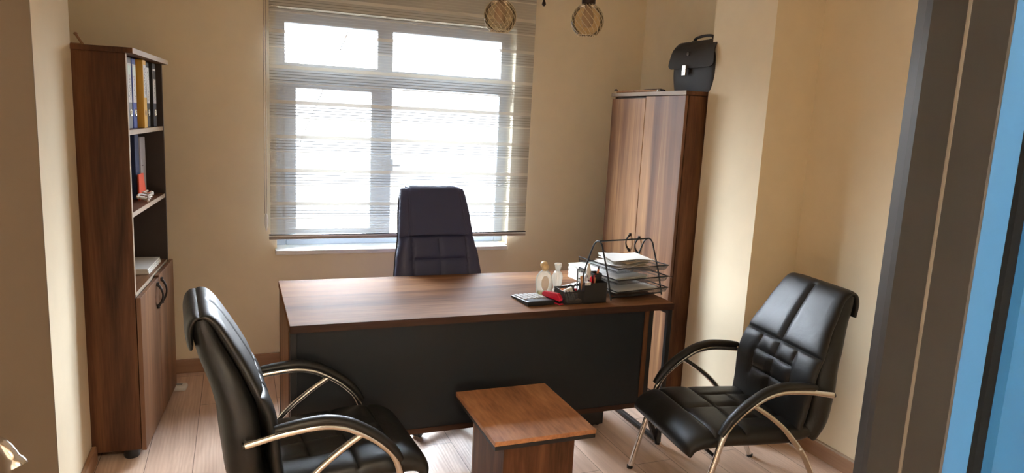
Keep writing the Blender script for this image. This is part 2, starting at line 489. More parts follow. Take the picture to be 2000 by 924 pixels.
class MB:
    def __init__(self):
        self.bm = bmesh.new()
    def box(self, x0, x1, y0, y1, z0, z1, mat=None):
        vs_ = [self.bm.verts.new(Vector((x, y, z))) for x in (x0, x1) for y in (y0, y1) for z in (z0, z1)]
        for f in ((0, 1, 3, 2), (4, 6, 7, 5), (0, 4, 5, 1), (2, 3, 7, 6), (0, 2, 6, 4), (1, 5, 7, 3)):
            self.bm.faces.new([vs_[i] for i in f])
        if mat is not None:
            for v in vs_:
                v.co = mat @ v.co
        return self
    def prism(self, poly, axis, a, b):
        """poly: 2-D outline; extruded along axis from a to b"""
        def mk(p, t):
            if axis == 'x':
                return Vector((t, p[0], p[1]))
            if axis == 'y':
                return Vector((p[0], t, p[1]))
            return Vector((p[0], p[1], t))
        A = [self.bm.verts.new(mk(p, a)) for p in poly]
        B = [self.bm.verts.new(mk(p, b)) for p in poly]
        k = len(poly)
        self.bm.faces.new(A)
        self.bm.faces.new(B[::-1])
        for i in range(k):
            self.bm.faces.new((A[i], B[i], B[(i + 1) % k], A[(i + 1) % k]))
        return self
    def tube(self, pts, r, seg=12, closed=False, r2=None, up=None):
        """round (or oval r x r2, r2 along 'up') tube along points; r may be a list"""
        pts = [Vector(p) for p in pts]
        k = len(pts)
        rings = []
        prev = None
        for i, p in enumerate(pts):
            if closed:
                d = pts[(i + 1) % k] - pts[i - 1]
            else:
                d = (pts[min(i + 1, k - 1)] - pts[max(i - 1, 0)])
            d.normalize()
            if up is not None:
                s = d.cross(Vector(up))
            elif prev is None:
                s = d.cross(Vector((0, 0, 1)))
                if s.length < 0.05:
                    s = d.cross(Vector((0, 1, 0)))
            else:
                s = d.cross(prev)
                if s.length < 1e-4:
                    s = d.cross(Vector((0.3, 1, 0.2)))
            s.normalize()
            u = s.cross(d)
            u.normalize()
            prev = u
            rr = r[i] if isinstance(r, (list, tuple)) else r
            rb = rr if r2 is None else (r2[i] if isinstance(r2, (list, tuple)) else r2)
            rings.append([self.bm.verts.new(p + s * rr * math.cos(2 * PI * j / seg) + u * rb * math.sin(2 * PI * j / seg)) for j in range(seg)])
        rng = range(k) if closed else range(k - 1)
        for i in rng:
            a, b = rings[i], rings[(i + 1) % k]
            for j in range(seg):
                self.bm.faces.new((a[j], a[(j + 1) % seg], b[(j + 1) % seg], b[j]))
        if not closed:
            self.bm.faces.new(rings[0][::-1])
            self.bm.faces.new(rings[-1])
        return self
    def lathe(self, prof, c=(0, 0, 0), seg=32, sx=1.0, sy=1.0, mat=None, flute=0.0, nfl=12):
        c = Vector(c)
        rings = []
        for r, z in prof:
            ring = []
            for j in range(seg):
                a = 2 * PI * j / seg
                q = r * (1 + flute * math.cos(nfl * a))
                v = Vector((q * math.cos(a) * sx, q * math.sin(a) * sy, z))
                if mat is not None:
                    v = mat @ v
                ring.append(self.bm.verts.new(c + v))
            rings.append(ring)
        for a, b in zip(rings, rings[1:]):
            for j in range(seg):
                self.bm.faces.new((a[j], a[(j + 1) % seg], b[(j + 1) % seg], b[j]))
        self.bm.faces.new(rings[0][::-1])
        self.bm.faces.new(rings[-1])
        return self
    def shell(self, prof, c=(0, 0, 0), seg=48, flute=0.0, nfl=24):
        """open-ended lathe"""
        c = Vector(c)
        rings = []
        for i, (r, z) in enumerate(prof):
            ring = []
            for j in range(seg):
                a = 2 * PI * j / seg
                dz = flute * math.cos(nfl * a) if i == len(prof) - 1 else 0
                ring.append(self.bm.verts.new(c + Vector((r * math.cos(a), r * math.sin(a), z + dz))))
            rings.append(ring)
        for a, b in zip(rings, rings[1:]):
            for j in range(seg):
                self.bm.faces.new((a[j], a[(j + 1) % seg], b[(j + 1) % seg], b[j]))
        return self
    def pillow(self, path, hw, tf, tb, seams=(), nu=56, nv=110, gd=0.008, gw=0.007, m=5.0, me=10.0, hwexp=1.0):
        """upholstered pad: a superelliptic section swept along a curve in the local y-z plane.
        path: [(y, z)], front is on the left of travel turned to +n; hw/tf/tb: tables over v in 0..1; seams: ((u, v), (u, v))"""
        cur = catmull([(0, p[0], p[1]) for p in path], 14)
        L = [0.0]
        for a, b in zip(cur, cur[1:]):
            L.append(L[-1] + (b - a).length)
        tot = L[-1]
        def at(v):
            s = v * tot
            for i in range(len(L) - 1):
                if s <= L[i + 1] or i == len(L) - 2:
                    t = (s - L[i]) / max(1e-9, L[i + 1] - L[i])
                    p = cur[i].lerp(cur[i + 1], t)
                    i0, i1 = max(0, i - 3), min(len(cur) - 1, i + 4)
                    d = (cur[i1] - cur[i0]).normalized()
                    return p, Vector((0, d.z, -d.y))
        rings = []
        for j in range(nv + 1):
            v = 0.0012 + 0.9976 * (0.5 - 0.5 * math.cos(PI * j / nv)) * 0.5 + 0.5 * (0.0012 + 0.9976 * j / nv) - 0.0006
            v = min(max(v, 0.001), 0.999)
            p, nrm = at(v)
            e = (1 - abs(2 * v - 1) ** me) ** (1 / me * 4)
            w = interp(hw, v)
            f, b = interp(tf, v) * e, interp(tb, v) * e
            ring = []
            for side in (1, -1):
                for i in range(nu + 1):
                    a = PI * i / nu
                    u = math.cos(a) * side
                    u = math.copysign(abs(u) ** 0.8, u)
                    h = max(0.0, 1 - abs(u) ** m) ** (1 / 2.2)
                    if (i == 0 or i == nu):
                        if side == -1:
                            continue
                        h = 0
                    t = (f if side == 1 else b) * h
                    if side == 1:
                        g = 0.0
                        x_, y_ = u * w, v * tot
                        for (u0, v0), (u1, v1) in seams:
                            ax, ay = u0 * interp(hw, v0), v0 * tot
                            bx, by = u1 * interp(hw, v1), v1 * tot
                            dx, dy = bx - ax, by - ay
                            q = max(0, min(1, ((x_ - ax) * dx + (y_ - ay) * dy) / max(1e-9, dx * dx + dy * dy)))
                            dd = (x_ - ax - q * dx) ** 2 + (y_ - ay - q * dy) ** 2
                            g = max(g, math.exp(-dd / (gw * gw)) + 0.55 * math.exp(-dd / (16 * gw * gw)))
                        t -= gd * g * min(1, h * 1.4)
                    ring.append(self.bm.verts.new(Vector((u * w, 0, 0)) + p + nrm * t * side))
            rings.append(ring)
        k = len(rings[0])
        for a, b in zip(rings, rings[1:]):
            for i in range(k):
                self.bm.faces.new((a[i], a[(i + 1) % k], b[(i + 1) % k], b[i]))
        self.bm.faces.new(rings[0][::-1])
        self.bm.faces.new(rings[-1])
        return self
    def build(self, name, mat, parent=None, smooth=True, bevel=0.0, angle=40, loc=None, rot=None):
        me = bpy.data.meshes.new(name)
        if len(self.bm.faces) > 1:
            bmesh.ops.recalc_face_normals(self.bm, faces=self.bm.faces)
        self.bm.to_mesh(me)
        self.bm.free()
        o = bpy.data.objects.new(name, me)
        COL.objects.link(o)
        me.materials.append(M[mat] if isinstance(mat, str) else mat)
        if smooth:
            me.shade_smooth()
            me.set_sharp_from_angle(angle=math.radians(angle))
        if bevel:
            bv = o.modifiers.new('bevel', 'BEVEL')
            bv.width = bevel
            bv.segments = 2
            bv.limit_method = 'ANGLE'
            bv.angle_limit = math.radians(50)
        if parent:
            o.parent = parent
        if loc is not None:
            o.location = loc
        if rot is not None:
            o.rotation_euler = rot
        return o

def tag(o, label, cat, group=None, kind=None):
    o['label'] = label
    o['category'] = cat
    if group:
        o['group'] = group
    if kind:
        o['kind'] = kind
    return o

def thing(name, label, cat, loc=(0, 0, 0), rz=0.0, group=None, rot=None):
    o = bpy.data.objects.new(name, None)
    o.empty_display_size = 0.1
    COL.objects.link(o)
    o.location = loc
    o.rotation_euler = rot if rot else (0, 0, rz)
    return tag(o, label, cat, group)

def struct(o, label=None, cat=None):
    o['kind'] = 'structure'
    if label:
        o['label'] = label
        o['category'] = cat
    return o

def dup_tree(o, parent=None):
    c = o.copy()
    COL.objects.link(c)
    if parent is not None:
        c.parent = parent
    for ch in list(o.children):
        dup_tree(ch, c)
    return c

# ------------------------------------------------------------------ room shell
H = 2.75
D = 4.4436          # window wall
XR = 2.72           # right wall
XN = -0.88          # back of the left niche
XL = -0.617         # left wall
YN = 0.62           # inner face of the doorway wall
WX0, WX1, WZ0, WZ1 = 0.225, 1.745, 0.755, 2.195   # window opening

struct(MB().box(-2.6, 4.2, -2.0, 4.75, -0.1, 0).build('floor', 'floor', smooth=False), 'pinkish oak laminate floor with long plank seams', 'floor')
struct(MB().box(-2.6, 4.2, -2.0, 4.75, H, H + 0.1).build('ceiling', 'ceiling', smooth=False), 'plain white ceiling of the office room', 'ceiling')
w = MB()
w.box(-1.1, WX0, D, D + 0.25, 0, H).box(WX1, XR + 0.25, D, D + 0.25, 0, H).box(WX0, WX1, D, D + 0.25, 0, WZ0).box(WX0, WX1, D, D + 0.25, WZ1, H)
struct(w.build('wall_back', 'paint', smooth=False), 'cream painted wall around the window behind the desk', 'wall')
struct(MB().box(XR, XR + 0.25, YN - 0.15, D, 0, H).build('wall_right', 'paint', smooth=False), 'cream painted right wall behind the chair and cabinet', 'wall')
struct(MB().box(2.426, XR, 2.779, 3.252, 0, H).build('wall_pilaster', 'paint', smooth=False), 'cream projecting pilaster between chair corner and tall cabinet', 'wall')
struct(MB().box(XL - 0.9, XL, 1.75, 3.352, 0, H).build('wall_left', 'paint', smooth=False), 'cream left wall projecting in front of the bookcase', 'wall')
struct(MB().box(XN - 0.25, XN, 3.352, D, 0, H).build('wall_niche', 'paint', smooth=False), 'cream niche wall behind the bookcase', 'wall')
struct(MB().box(XL - 1.0, XL - 0.9, YN, 1.75, 0, H).build('wall_left_recess', 'paint', smooth=False), 'cream wall recess behind the open door', 'wall')
# doorway wall (mostly out of view) and corridor
n_ = MB()
n_.box(0.80, XR, 0.4675, YN, 0, H).box(-1.9, -0.98, 0.4675, YN, 0, H).box(-0.98, 0.80, 0.4675, YN, 2.25, H)
struct(n_.build('wall_front', 'paint', smooth=False), 'cream wall holding the doorway', 'wall')
struct(MB().box(0.752, 3.6, 0.455, 0.4675, 0, H).build('wall_corridor', 'blue', smooth=False), 'bright blue corridor wall at the right picture edge', 'wall')
struct(MB().box(-2.6, 4.2, -2.1, -2.0, 0, H).build('wall_corridor_back', 'ceiling', smooth=False), 'pale corridor wall behind the viewer', 'wall')
struct(MB().box(3.6, 3.7, -2.0, 0.4675, 0, H).box(-2.6, -2.5, -2.0, 0.62, 0, H).build('wall_corridor_end', 'ceiling', smooth=False), 'pale end walls of the corridor', 'wall')

# grey metal door frame on the right: reveal with a pale groove, blue return, dark cover strip
jm = MB()
jm.prism([(0.720, 0.5795), (0.7205, 0.487), (0.80, 0.470), (0.80, 0.62), (0.745, 0.62), (0.726, 0.592)], 'z', 0, 2.25)
jamb = struct(jm.build('trim_1', 'frame_grey', smooth=False, bevel=0.003), 'grey metal door jamb with a thin pale groove', 'door frame')
MB().box(0.7188, 0.7215, 0.5335, 0.5370, 0, 2.25).build('groove_line', 'frame_line', jamb, smooth=False)
rb = MB()
rb.prism([(0.7200, 0.4865), (0.7215, 0.4845), (0.7275, 0.4790), (0.7330, 0.4745), (0.7365, 0.4710), (0.745, 0.480), (0.735, 0.4865)], 'z', 0, 2.25)
rb.build('blue_return', 'blue', jamb, angle=60)
MB().prism([(0.7365, 0.4710), (0.7375, 0.4655), (0.7515, 0.4655), (0.7515, 0.4750), (0.745, 0.480)], 'z', 0, 2.25).build('cover_strip', 'matte_black', jamb, smooth=False)

# door leaf on the left, standing half open, seen from its outer face
door = struct(bpy.data.objects.new('door_1', None), 'beige door leaf standing half open at the left edge', 'door')
COL.objects.link(door)
door.location = (-0.828, 0.617, 0)
door.rotation_euler = (0, 0, math.radians(50))
MB().box(0, 0.85, 0.0, 0.042, 0.008, 2.08).build('leaf', 'door_leaf', door, smooth=False, bevel=0.002)
hd = MB()
hx, hz = 0.722, 1.108
hd.tube(catmull([(hx, 0.001, hz), (hx, -0.030, hz + 0.002), (hx + 0.002, -0.055, hz - 0.004), (hx + 0.003, -0.070, hz - 0.016), (hx + 0.004, -0.080, hz - 0.032)], 6),
        [0.0095] * 20 + [0.0105, 0.0125, 0.0135, 0.0140, 0.0140], 18)
hd.lathe([(0.024, 0), (0.024, 0.008), (0.02, 0.010)], (hx, 0.0, hz), 24, mat=Matrix.Rotation(PI / 2, 4, 'X'))
handle = hd.build('lever_handle', 'chrome', door)

# baseboards
struct(MB().box(XN, XR, D - 0.015, D, 0, 0.085).build('baseboard_back', 'skirting', smooth=False, bevel=0.003))
o = struct(MB().box(XR - 0.016, XR, YN, 2.779, 0, 0.078).build('baseboard_right', 'skirting_y', smooth=False, bevel=0.003))
MB().box(XR - 0.013, XR, YN, 2.779, 0.078, 0.086).build('top_bead', 'edge', o, smooth=False)
struct(MB().box(2.426, XR - 0.016, 2.763, 2.779, 0, 0.082).box(2.410, 2.426, 2.763, 3.252, 0, 0.082).build('baseboard_pilaster', 'skirting_y', smooth=False, bevel=0.003))
struct(MB().box(XL, XL + 0.018, 1.75, 3.370, 0, 0.082).build('baseboard_left', 'skirting_y', smooth=False, bevel=0.003))

# ------------------------------------------------------------------ window
win = struct(bpy.data.objects.new('window_1', None), 'white framed window with a transom and two lower panes', 'window')
COL.objects.link(win)
win.location = (0, 4.55, 0)
f = MB()
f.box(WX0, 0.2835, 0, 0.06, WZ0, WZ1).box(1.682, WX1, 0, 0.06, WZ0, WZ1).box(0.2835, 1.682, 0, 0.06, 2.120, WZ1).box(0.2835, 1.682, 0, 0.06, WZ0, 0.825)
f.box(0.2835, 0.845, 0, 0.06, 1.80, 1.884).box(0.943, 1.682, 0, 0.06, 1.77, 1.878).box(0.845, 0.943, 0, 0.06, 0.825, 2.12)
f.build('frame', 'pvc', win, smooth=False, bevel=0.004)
s_ = MB()
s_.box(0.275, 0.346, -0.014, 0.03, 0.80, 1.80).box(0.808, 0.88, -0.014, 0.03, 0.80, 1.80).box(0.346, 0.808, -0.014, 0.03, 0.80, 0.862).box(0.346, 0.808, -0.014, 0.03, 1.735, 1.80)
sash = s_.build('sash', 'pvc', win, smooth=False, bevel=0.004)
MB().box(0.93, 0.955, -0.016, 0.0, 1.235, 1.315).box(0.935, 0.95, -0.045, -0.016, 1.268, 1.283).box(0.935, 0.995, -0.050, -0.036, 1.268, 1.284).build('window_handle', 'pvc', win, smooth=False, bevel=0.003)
MB().box(0.2835, 0.845, 0.026, 0.030, 1.884, 2.12).box(0.943, 1.682, 0.026, 0.030, 1.878, 2.12).box(0.346, 0.808, 0.026, 0.030, 0.862, 1.735).box(0.943, 1.682, 0.026, 0.030, 0.825, 1.77).build('panes', 'pane', win, smooth=False)
struct(MB().box(0.212, 1.722, 4.362, 4.556, 0.727, 0.7555).build('trim_2', 'marble', smooth=False, bevel=0.006), 'white marble window sill under the striped blind', 'window sill')
tag(MB().tube([(1.44, 7.0, 3.40), (1.028, 7.0, 2.396), (0.533, 7.0, 1.212), (0.0, 7.0, -0.05)], 0.007, 8).build('cable', 'steel_black'), 'dark cable slanting outside the left window pane', 'cable')

# ------------------------------------------------------------------ zebra blind
bl = thing('zebra_blind', 'cream striped sheer roller blind covering the window', 'blind', (1.015, 4.385, 0.82))
fb = MB()
fv = [fb.bm.verts.new(q) for q in ((-0.829, 0, 0.012), (0.835, 0, 0.012), (0.835, 0, 1.72), (-0.829, 0, 1.72))]
fb.bm.faces.new(fv)
fb.build('fabric', 'blind', bl, smooth=False)
rail = MB().box(-0.838, 0.838, -0.012, 0.010, 0.002, 0.017).build('bottom_rail', plain('warm_grey_rail', (0.32, 0.26, 0.22), 0.45), bl, smooth=False, bevel=0.003)
MB().box(-0.838, 0.838, -0.0125, 0.010, 0.017, 0.027).build('rail_top', 'white_plastic', rail, smooth=False, bevel=0.002)
MB().box(-0.838, 0.838, -0.010, 0.008, 0.027, 0.032).build('rail_lip', 'steel_black', rail, smooth=False)
MB().box(-0.85, 0.85, -0.035, 0.045, 1.70, 1.78).build('head_rail', 'white_plastic', bl, smooth=False, bevel=0.008)
ch = MB()
ch.tube([(-0.846, -0.008, 1.70), (-0.848, -0.008, 1.0), (-0.850, -0.008, 0.16)], 0.0022, 8)
ch.tube([(-0.858, -0.004, 1.70), (-0.859, -0.004, 1.0), (-0.860, -0.004, 0.16)], 0.0022, 8)
ch.build('bead_chain', 'edge', bl)
MB().lathe([(0.002, 0.055), (0.008, 0.085), (0.011, 0.11), (0.011, 0.13), (0.006, 0.155), (0.002, 0.165)], (-0.853, -0.008, 0), 16, sy=0.5).build('chain_weight', 'white_plastic', bl)

# ------------------------------------------------------------------ bow handle helper
def bow(mb, x, y, z0, z1, out, axis='x', w_=0.006, lean=0.0):
    pts = []
    for i in range(13):
        t = i / 12
        s = math.sin(PI * t)
        pts.append((x + out * (s ** 0.7), y + lean * s, z0 + (z1 - z0) * t))
    rr = [0.0075 - 0.003 * math.sin(PI * i / 12) for i in range(13)]
    mb.tube(pts, rr, 10)
    for zz in (z0, z1):
        mb.lathe([(0.008, -0.008), (0.008, 0.008)], (x + math.copysign(0.004, out), y, zz), 10)

# ------------------------------------------------------------------ bookcase (left)
bc = thing('bookcase', 'tall walnut bookcase with open shelves above two doors in the left niche', 'bookcase', (-0.42, 3.335, 0), math.radians(-4.8))
BD = 0.36
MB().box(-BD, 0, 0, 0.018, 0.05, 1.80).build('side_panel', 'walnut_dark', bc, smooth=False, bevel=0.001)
e_ = MB().box(0, 0.0015, 0.0, 0.018, 0.77, 1.80)
e_.build('lit_edge_band', 'edge', bc.children[0], smooth=False)
sp2 = MB().box(-BD, 0, 0.782, 0.80, 0.05, 1.80).build('side_panel', 'interior', bc, smooth=False, bevel=0.001)
MB().box(-BD, -BD + 0.008, 0.018, 0.782, 0.05, 1.80).build('back_panel', 'interior', bc, smooth=False)
tb = MB().box(-BD - 0.005, 0.028, -0.006, 0.806, 1.80, 1.822).build('top_board', 'walnut_dark', bc, smooth=False, bevel=0.001)
MB().box(0.028, 0.0295, -0.006, 0.806, 1.80, 1.822).build('lit_edge_band', 'edge', tb, smooth=False)
for z in (1.462, 1.108):
    s = MB().box(-BD + 0.008, -0.004, 0.018, 0.782, z, z + 0.021).build('shelf', 'walnut_y', bc, smooth=False)
    MB().box(-0.004, -0.0025, 0.018, 0.782, z, z + 0.021).build('lit_edge_band', 'edge', s, smooth=False)
s = MB().box(-BD + 0.008, -0.004, 0.018, 0.782, 0.752, 0.772).build('cabinet_top', 'walnut_y', bc, smooth=False)
MB().box(-0.004, -0.0025, 0.018, 0.782, 0.752, 0.772).build('lit_edge_band', 'edge', s, smooth=False)
MB().box(-BD + 0.008, -0.004, 0.018, 0.782, 0.05, 0.07).build('bottom_board', 'walnut_dark', bc, smooth=False)
def door_part(parent, x0, x1, y0, y1, z0, z1, hy, hz0, hz1, out, mat):
    d_ = MB().box(x0, x1, y0, y1, z0, z1).build('door', mat, parent, smooth=False, bevel=0.0012)
    h = MB()
    bow(h, x1 if out > 0 else x0, hy, hz0, hz1, out)
    h.build('handle', 'black_plastic', d_)
    return d_
door_part(bc, 0.004, 0.022, -0.004, 0.398, 0.048, 0.758, 0.350, 0.622, 0.735, 0.026, 'walnut_z')
door_part(bc, 0.004, 0.022, 0.402, 0.804, 0.048, 0.766, 0.450, 0.622, 0.738, 0.026, 'walnut_z2')
for (x, y) in ((-0.05, 0.05), (-0.05, 0.75), (-0.31, 0.05), (-0.31, 0.75)):
    MB().lathe([(0.030, 0), (0.034, 0.012), (0.028, 0.05)], (x, y, 0), 20).build('foot', 'black_plastic', bc)

def bpos(x, y, z):
    a = math.radians(-4.8)
    return (-0.42 + x * math.cos(a) - y * math.sin(a), 3.335 + x * math.sin(a) + y * math.cos(a), z)

# ring binders on the top shelf
def binder(label, y, wd, xf, mat, lab=True, ring=True, h=0.312, z=1.4835, labh=(0.115, 0.285), tab=None):
    t = thing('ring_binder', label, 'binder', bpos(xf, y, z), math.radians(-4.8), 'ring binders on the top shelf')
    MB().box(-0.27, 0, 0, wd, 0, h).build('cover', mat, t, smooth=False, bevel=0.003)
    if lab:
        lb = MB().box(0, 0.0008, 0.006, wd - 0.006, labh[0], labh[1]).build('spine_label', 'label_white', t, smooth=False)
        ink = MB()
        for k in range(22):
            zz = labh[0] + 0.012 + k * (labh[1] - labh[0] - 0.03) / 21
            q = wd * (0.44 + 0.10 * math.sin(k * 2.1 + y * 40))
            ink.box(0.0008, 0.0011, q, q + 0.003 + 0.006 * abs(math.sin(k * 1.3)), zz, zz + 0.0022 + 0.003 * abs(math.cos(k * 1.7)))
        ink.build('handwriting', 'ink', lb, smooth=False)
        if tab:
            MB().box(0.0008, 0.0012, 0.008, wd - 0.008, labh[1] - 0.05, labh[1] - 0.01).build('label_stamp', tab, lb, smooth=False)
    rg = MB()
    pts = [(0.001, wd / 2 + 0.011 * math.cos(2 * PI * k / 20), 0.070 + 0.015 * math.sin(2 * PI * k / 20)) for k in range(20)]
    if ring:
        rg.tube(pts, 0.0028, 8, closed=True)
        rg.build('finger_ring', 'silver', t)
    MB().prism([(wd / 2 + 0.0095 * math.cos(2 * PI * k / 20), 0.070 + 0.0135 * math.sin(2 * PI * k / 20)) for k in range(20)], 'x', -0.001, 0.0009).build('finger_hole', 'black_plastic', t, smooth=False)
    return t
binder('grey ring binder with white spine label, nearest on the top shelf', 0.165, 0.075, -0.03, 'bind_grey', tab='paper_green')
binder('blue ring binder with white spine label beside the yellow one', 0.258, 0.075, -0.03, 'bind_blue', tab='paper_green')
binder('yellow ring binder pulled forward among the binders', 0.352, 0.066, -0.004, 'bind_yellow', ring=False, labh=(0.14, 0.29))
binder('black ring binder standing right beside the yellow binder', 0.500, 0.070, -0.020, 'bind_black')
binder('black ring binder at the far end with empty space beyond', 0.612, 0.074, -0.012, 'bind_black', tab='bind_black')
# middle shelf
t = thing('file_box', 'dark blue file box standing on the middle shelf', 'file box', bpos(-0.08, 0.50, 1.1295), math.radians(-4.8))
MB().box(-0.24, 0, 0, 0.085, 0, 0.315).build('box_body', 'bind_navy', t, smooth=False, bevel=0.003)
t = thing('document_folder', 'pale grey folder with blue foot on the middle shelf', 'folder', bpos(-0.075, 0.592, 1.1295), math.radians(-4.8))
MB().box(-0.23, 0.0, 0.0, 0.115, 0.022, 0.300).build('cover', plain('pale_grey_card', (0.50, 0.48, 0.49), 0.6), t, smooth=False, bevel=0.003)
MB().box(-0.23, 0.0, 0.0, 0.115, 0, 0.022).build('base_strip', 'bind_blue', t, smooth=False)
MB().box(0, 0.0006, 0.02, 0.060, 0.155, 0.159).build('cover_print', 'ink', t, smooth=False)
t = thing('orange_card', 'orange folded card leaning on the folder on the middle shelf', 'card', bpos(-0.060, 0.46, 1.1295), math.radians(-4.8))
MB().prism([(0.0, 0.0), (0.165, 0.0), (0.105, 0.125), (0.0, 0.125)], 'x', -0.002, 0.0).build('front_leaf', 'orange', t, smooth=False)
MB().prism([(0.0, 0.0), (0.165, 0.0), (0.105, 0.125), (0.0, 0.125)], 'x', -0.006, -0.004).build('back_leaf', 'orange', t, smooth=False)
c_ = MB()
random.seed(3)
for k in range(5):
    pts = []
    cx, cy = -0.030 - 0.004 * k, 0.42 + 0.03 * k
    for i in range(9):
        a = i * 0.85 + k
        pts.append(bpos(cx + 0.022 * math.cos(a), cy - 0.04 + 0.05 * math.sin(a * 0.8 + k) + 0.012 * i, 1.1295 + 0.007 + 0.004 * k + 0.010 * abs(math.sin(a * 1.3))))
    c_.tube(catmull(pts, 5), 0.005, 8)
tag(c_.build('cable_bundle', 'cloth'), 'tangled white cable lying at the front of the middle shelf', 'cable')
pp = MB()
for k in range(3):
    pp.box(-0.285 + 0.004 * k, -0.02 - 0.003 * k, 0.40 + 0.003 * k, 0.71, 0.0085 * k, 0.0085 * k + 0.0078)
t = pp.build('paper_stack', 'paper', smooth=False, loc=bpos(0, 0, 0.7725), rot=(0, 0, math.radians(-4.8)))
tag(t, 'white paper stack lying in the lowest open shelf of the bookcase', 'paper stack')
t = thing('wooden_stick', 'thin brown stick rising from the top of the bookcase', 'stick', bpos(-0.20, 0.10, 1.822), math.radians(-4.8))
MB().tube([(0.024, 0, 0.003), (-0.002, 0, 0.045)], 0.005, 10).lathe([(0.004, -0.004), (0.008, 0), (0.008, 0.004), (0.004, 0.008)], (-0.003, 0, 0.046), 12).build('shaft', 'tan', t)
MB().tube(catmull([(-0.14, 0, 0.010), (-0.09, 0, 0.008), (-0.05, 0, 0.005), (0.02, 0, 0.005)], 5), [0.004] + [0.006] * 15, 8).build('foot_piece', 'tan', t)

# white adapter on the floor beyond the bookcase
t = thing('power_adapter', 'white plastic adapter lying on the floor by the bookcase corner', 'adapter', (-0.325, 4.165, 0), math.radians(-8))
MB().box(-0.06, 0.045, -0.035, 0.035, 0, 0.032).build('body', 'white_plastic', t, bevel=0.012)
MB().box(-0.01, 0.02, -0.014, 0.010, 0.032, 0.0335).build('socket', 'grey_plastic', t, smooth=False)

# ------------------------------------------------------------------ cabinet (right)
cb = thing('tall_cabinet', 'tall walnut cabinet with black bow handles beside the pilaster', 'cabinet', (2.315, 3.268, 0))
CD, CW = 0.39, 0.81
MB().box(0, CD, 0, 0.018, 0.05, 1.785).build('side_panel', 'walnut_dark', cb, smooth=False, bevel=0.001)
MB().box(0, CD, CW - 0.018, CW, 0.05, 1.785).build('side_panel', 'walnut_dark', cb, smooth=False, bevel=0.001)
MB().box(CD - 0.008, CD, 0.018, CW - 0.018, 0.05, 1.785).build('back_panel', 'interior', cb, smooth=False)
for z_ in (0.05, 0.75, 1.765):
    MB().box(0.004, CD - 0.008, 0.018, CW - 0.018, z_, z_ + 0.018).build('shelf', 'interior', cb, smooth=False)
tb = MB().box(-0.026, CD + 0.004, -0.006, CW + 0.006, 1.788, 1.810).build('top_board', 'walnut_dark', cb, smooth=False, bevel=0.001)
MB().box(-0.0275, -0.026, -0.006, CW + 0.006, 1.788, 1.810).build('lit_edge_band', plain('lit_tan_edge', (0.34, 0.25, 0.17), 0.5), tb, smooth=False)  # window light on the board edge put into the tan colour
M['door_a'] = wood('walnut_door', 'z', [(0.32, (0.11, 0.048, 0.025)), (0.48, (0.22, 0.105, 0.052)), (0.62, (0.46, 0.25, 0.115))], rough=0.42, spec=0.3, off=(0.4, 2.2, 0), across=6, along=0.35, fine=0.10, bump=0.03)
door_part(cb, -0.022, -0.004, 0.001, 0.402, 0.768, 1.784, 0.350, 0.835, 0.935, -0.030, 'door_a')
door_part(cb, -0.022, -0.004, 0.408, 0.809, 0.768, 1.774, 0.458, 0.835, 0.935, -0.030, 'door_a')
door_part(cb, -0.022, -0.004, 0.001, 0.402, 0.050, 0.762, 0.350, 0.60, 0.70, -0.030, 'door_a')
door_part(cb, -0.022, -0.004, 0.408, 0.809, 0.050, 0.762, 0.458, 0.60, 0.70, -0.030, 'door_a')
for (x, y) in ((0.05, 0.05), (0.05, 0.76), (0.33, 0.05), (0.33, 0.76)):
    MB().lathe([(0.030, 0), (0.034, 0.012), (0.028, 0.05)], (x, y, 0), 20).build('foot', 'black_plastic', cb)

# briefcase on the cabinet
bf = thing('briefcase', 'black leather briefcase with silver clasp on top of the tall cabinet', 'briefcase', (2.425, 3.40, 1.811), math.radians(1.5))
bd = MB()
NB = 14
prof = []
for i in range(NB + 1):
    z = 0.262 * i / NB
    hy = 0.187 + 0.010 * math.sin(PI * min(1, i / NB * 1.15)) - 0.030 * max(0, (i / NB - 0.72) / 0.28) ** 2
    xf = -0.006 - 0.012 * math.sin(PI * i / NB)
    xb = 0.135 - 0.035 * (i / NB) ** 2
    prof.append((z, hy, xf, xb))
rings = []
for z, hy, xf, xb in prof:
    ring = []
    cx, hx2 = (xf + xb) / 2, (xb - xf) / 2
    for k in range(40):
        a = 2 * PI * k / 40
        ca, sa = math.cos(a), math.sin(a)
        ring.append(bd.bm.verts.new((cx + hx2 * math.copysign(abs(ca) ** 0.35, ca), hy * math.copysign(abs(sa) ** 0.25, sa), z)))
    rings.append(ring)
for a, b in zip(rings, rings[1:]):
    for k in range(40):
        bd.bm.faces.new((a[k], a[(k + 1) % 40], b[(k + 1) % 40], b[k]))
bd.bm.faces.new(rings[0][::-1])
bd.bm.faces.new(rings[-1])
bd.build('body', 'bag', bf, angle=50)
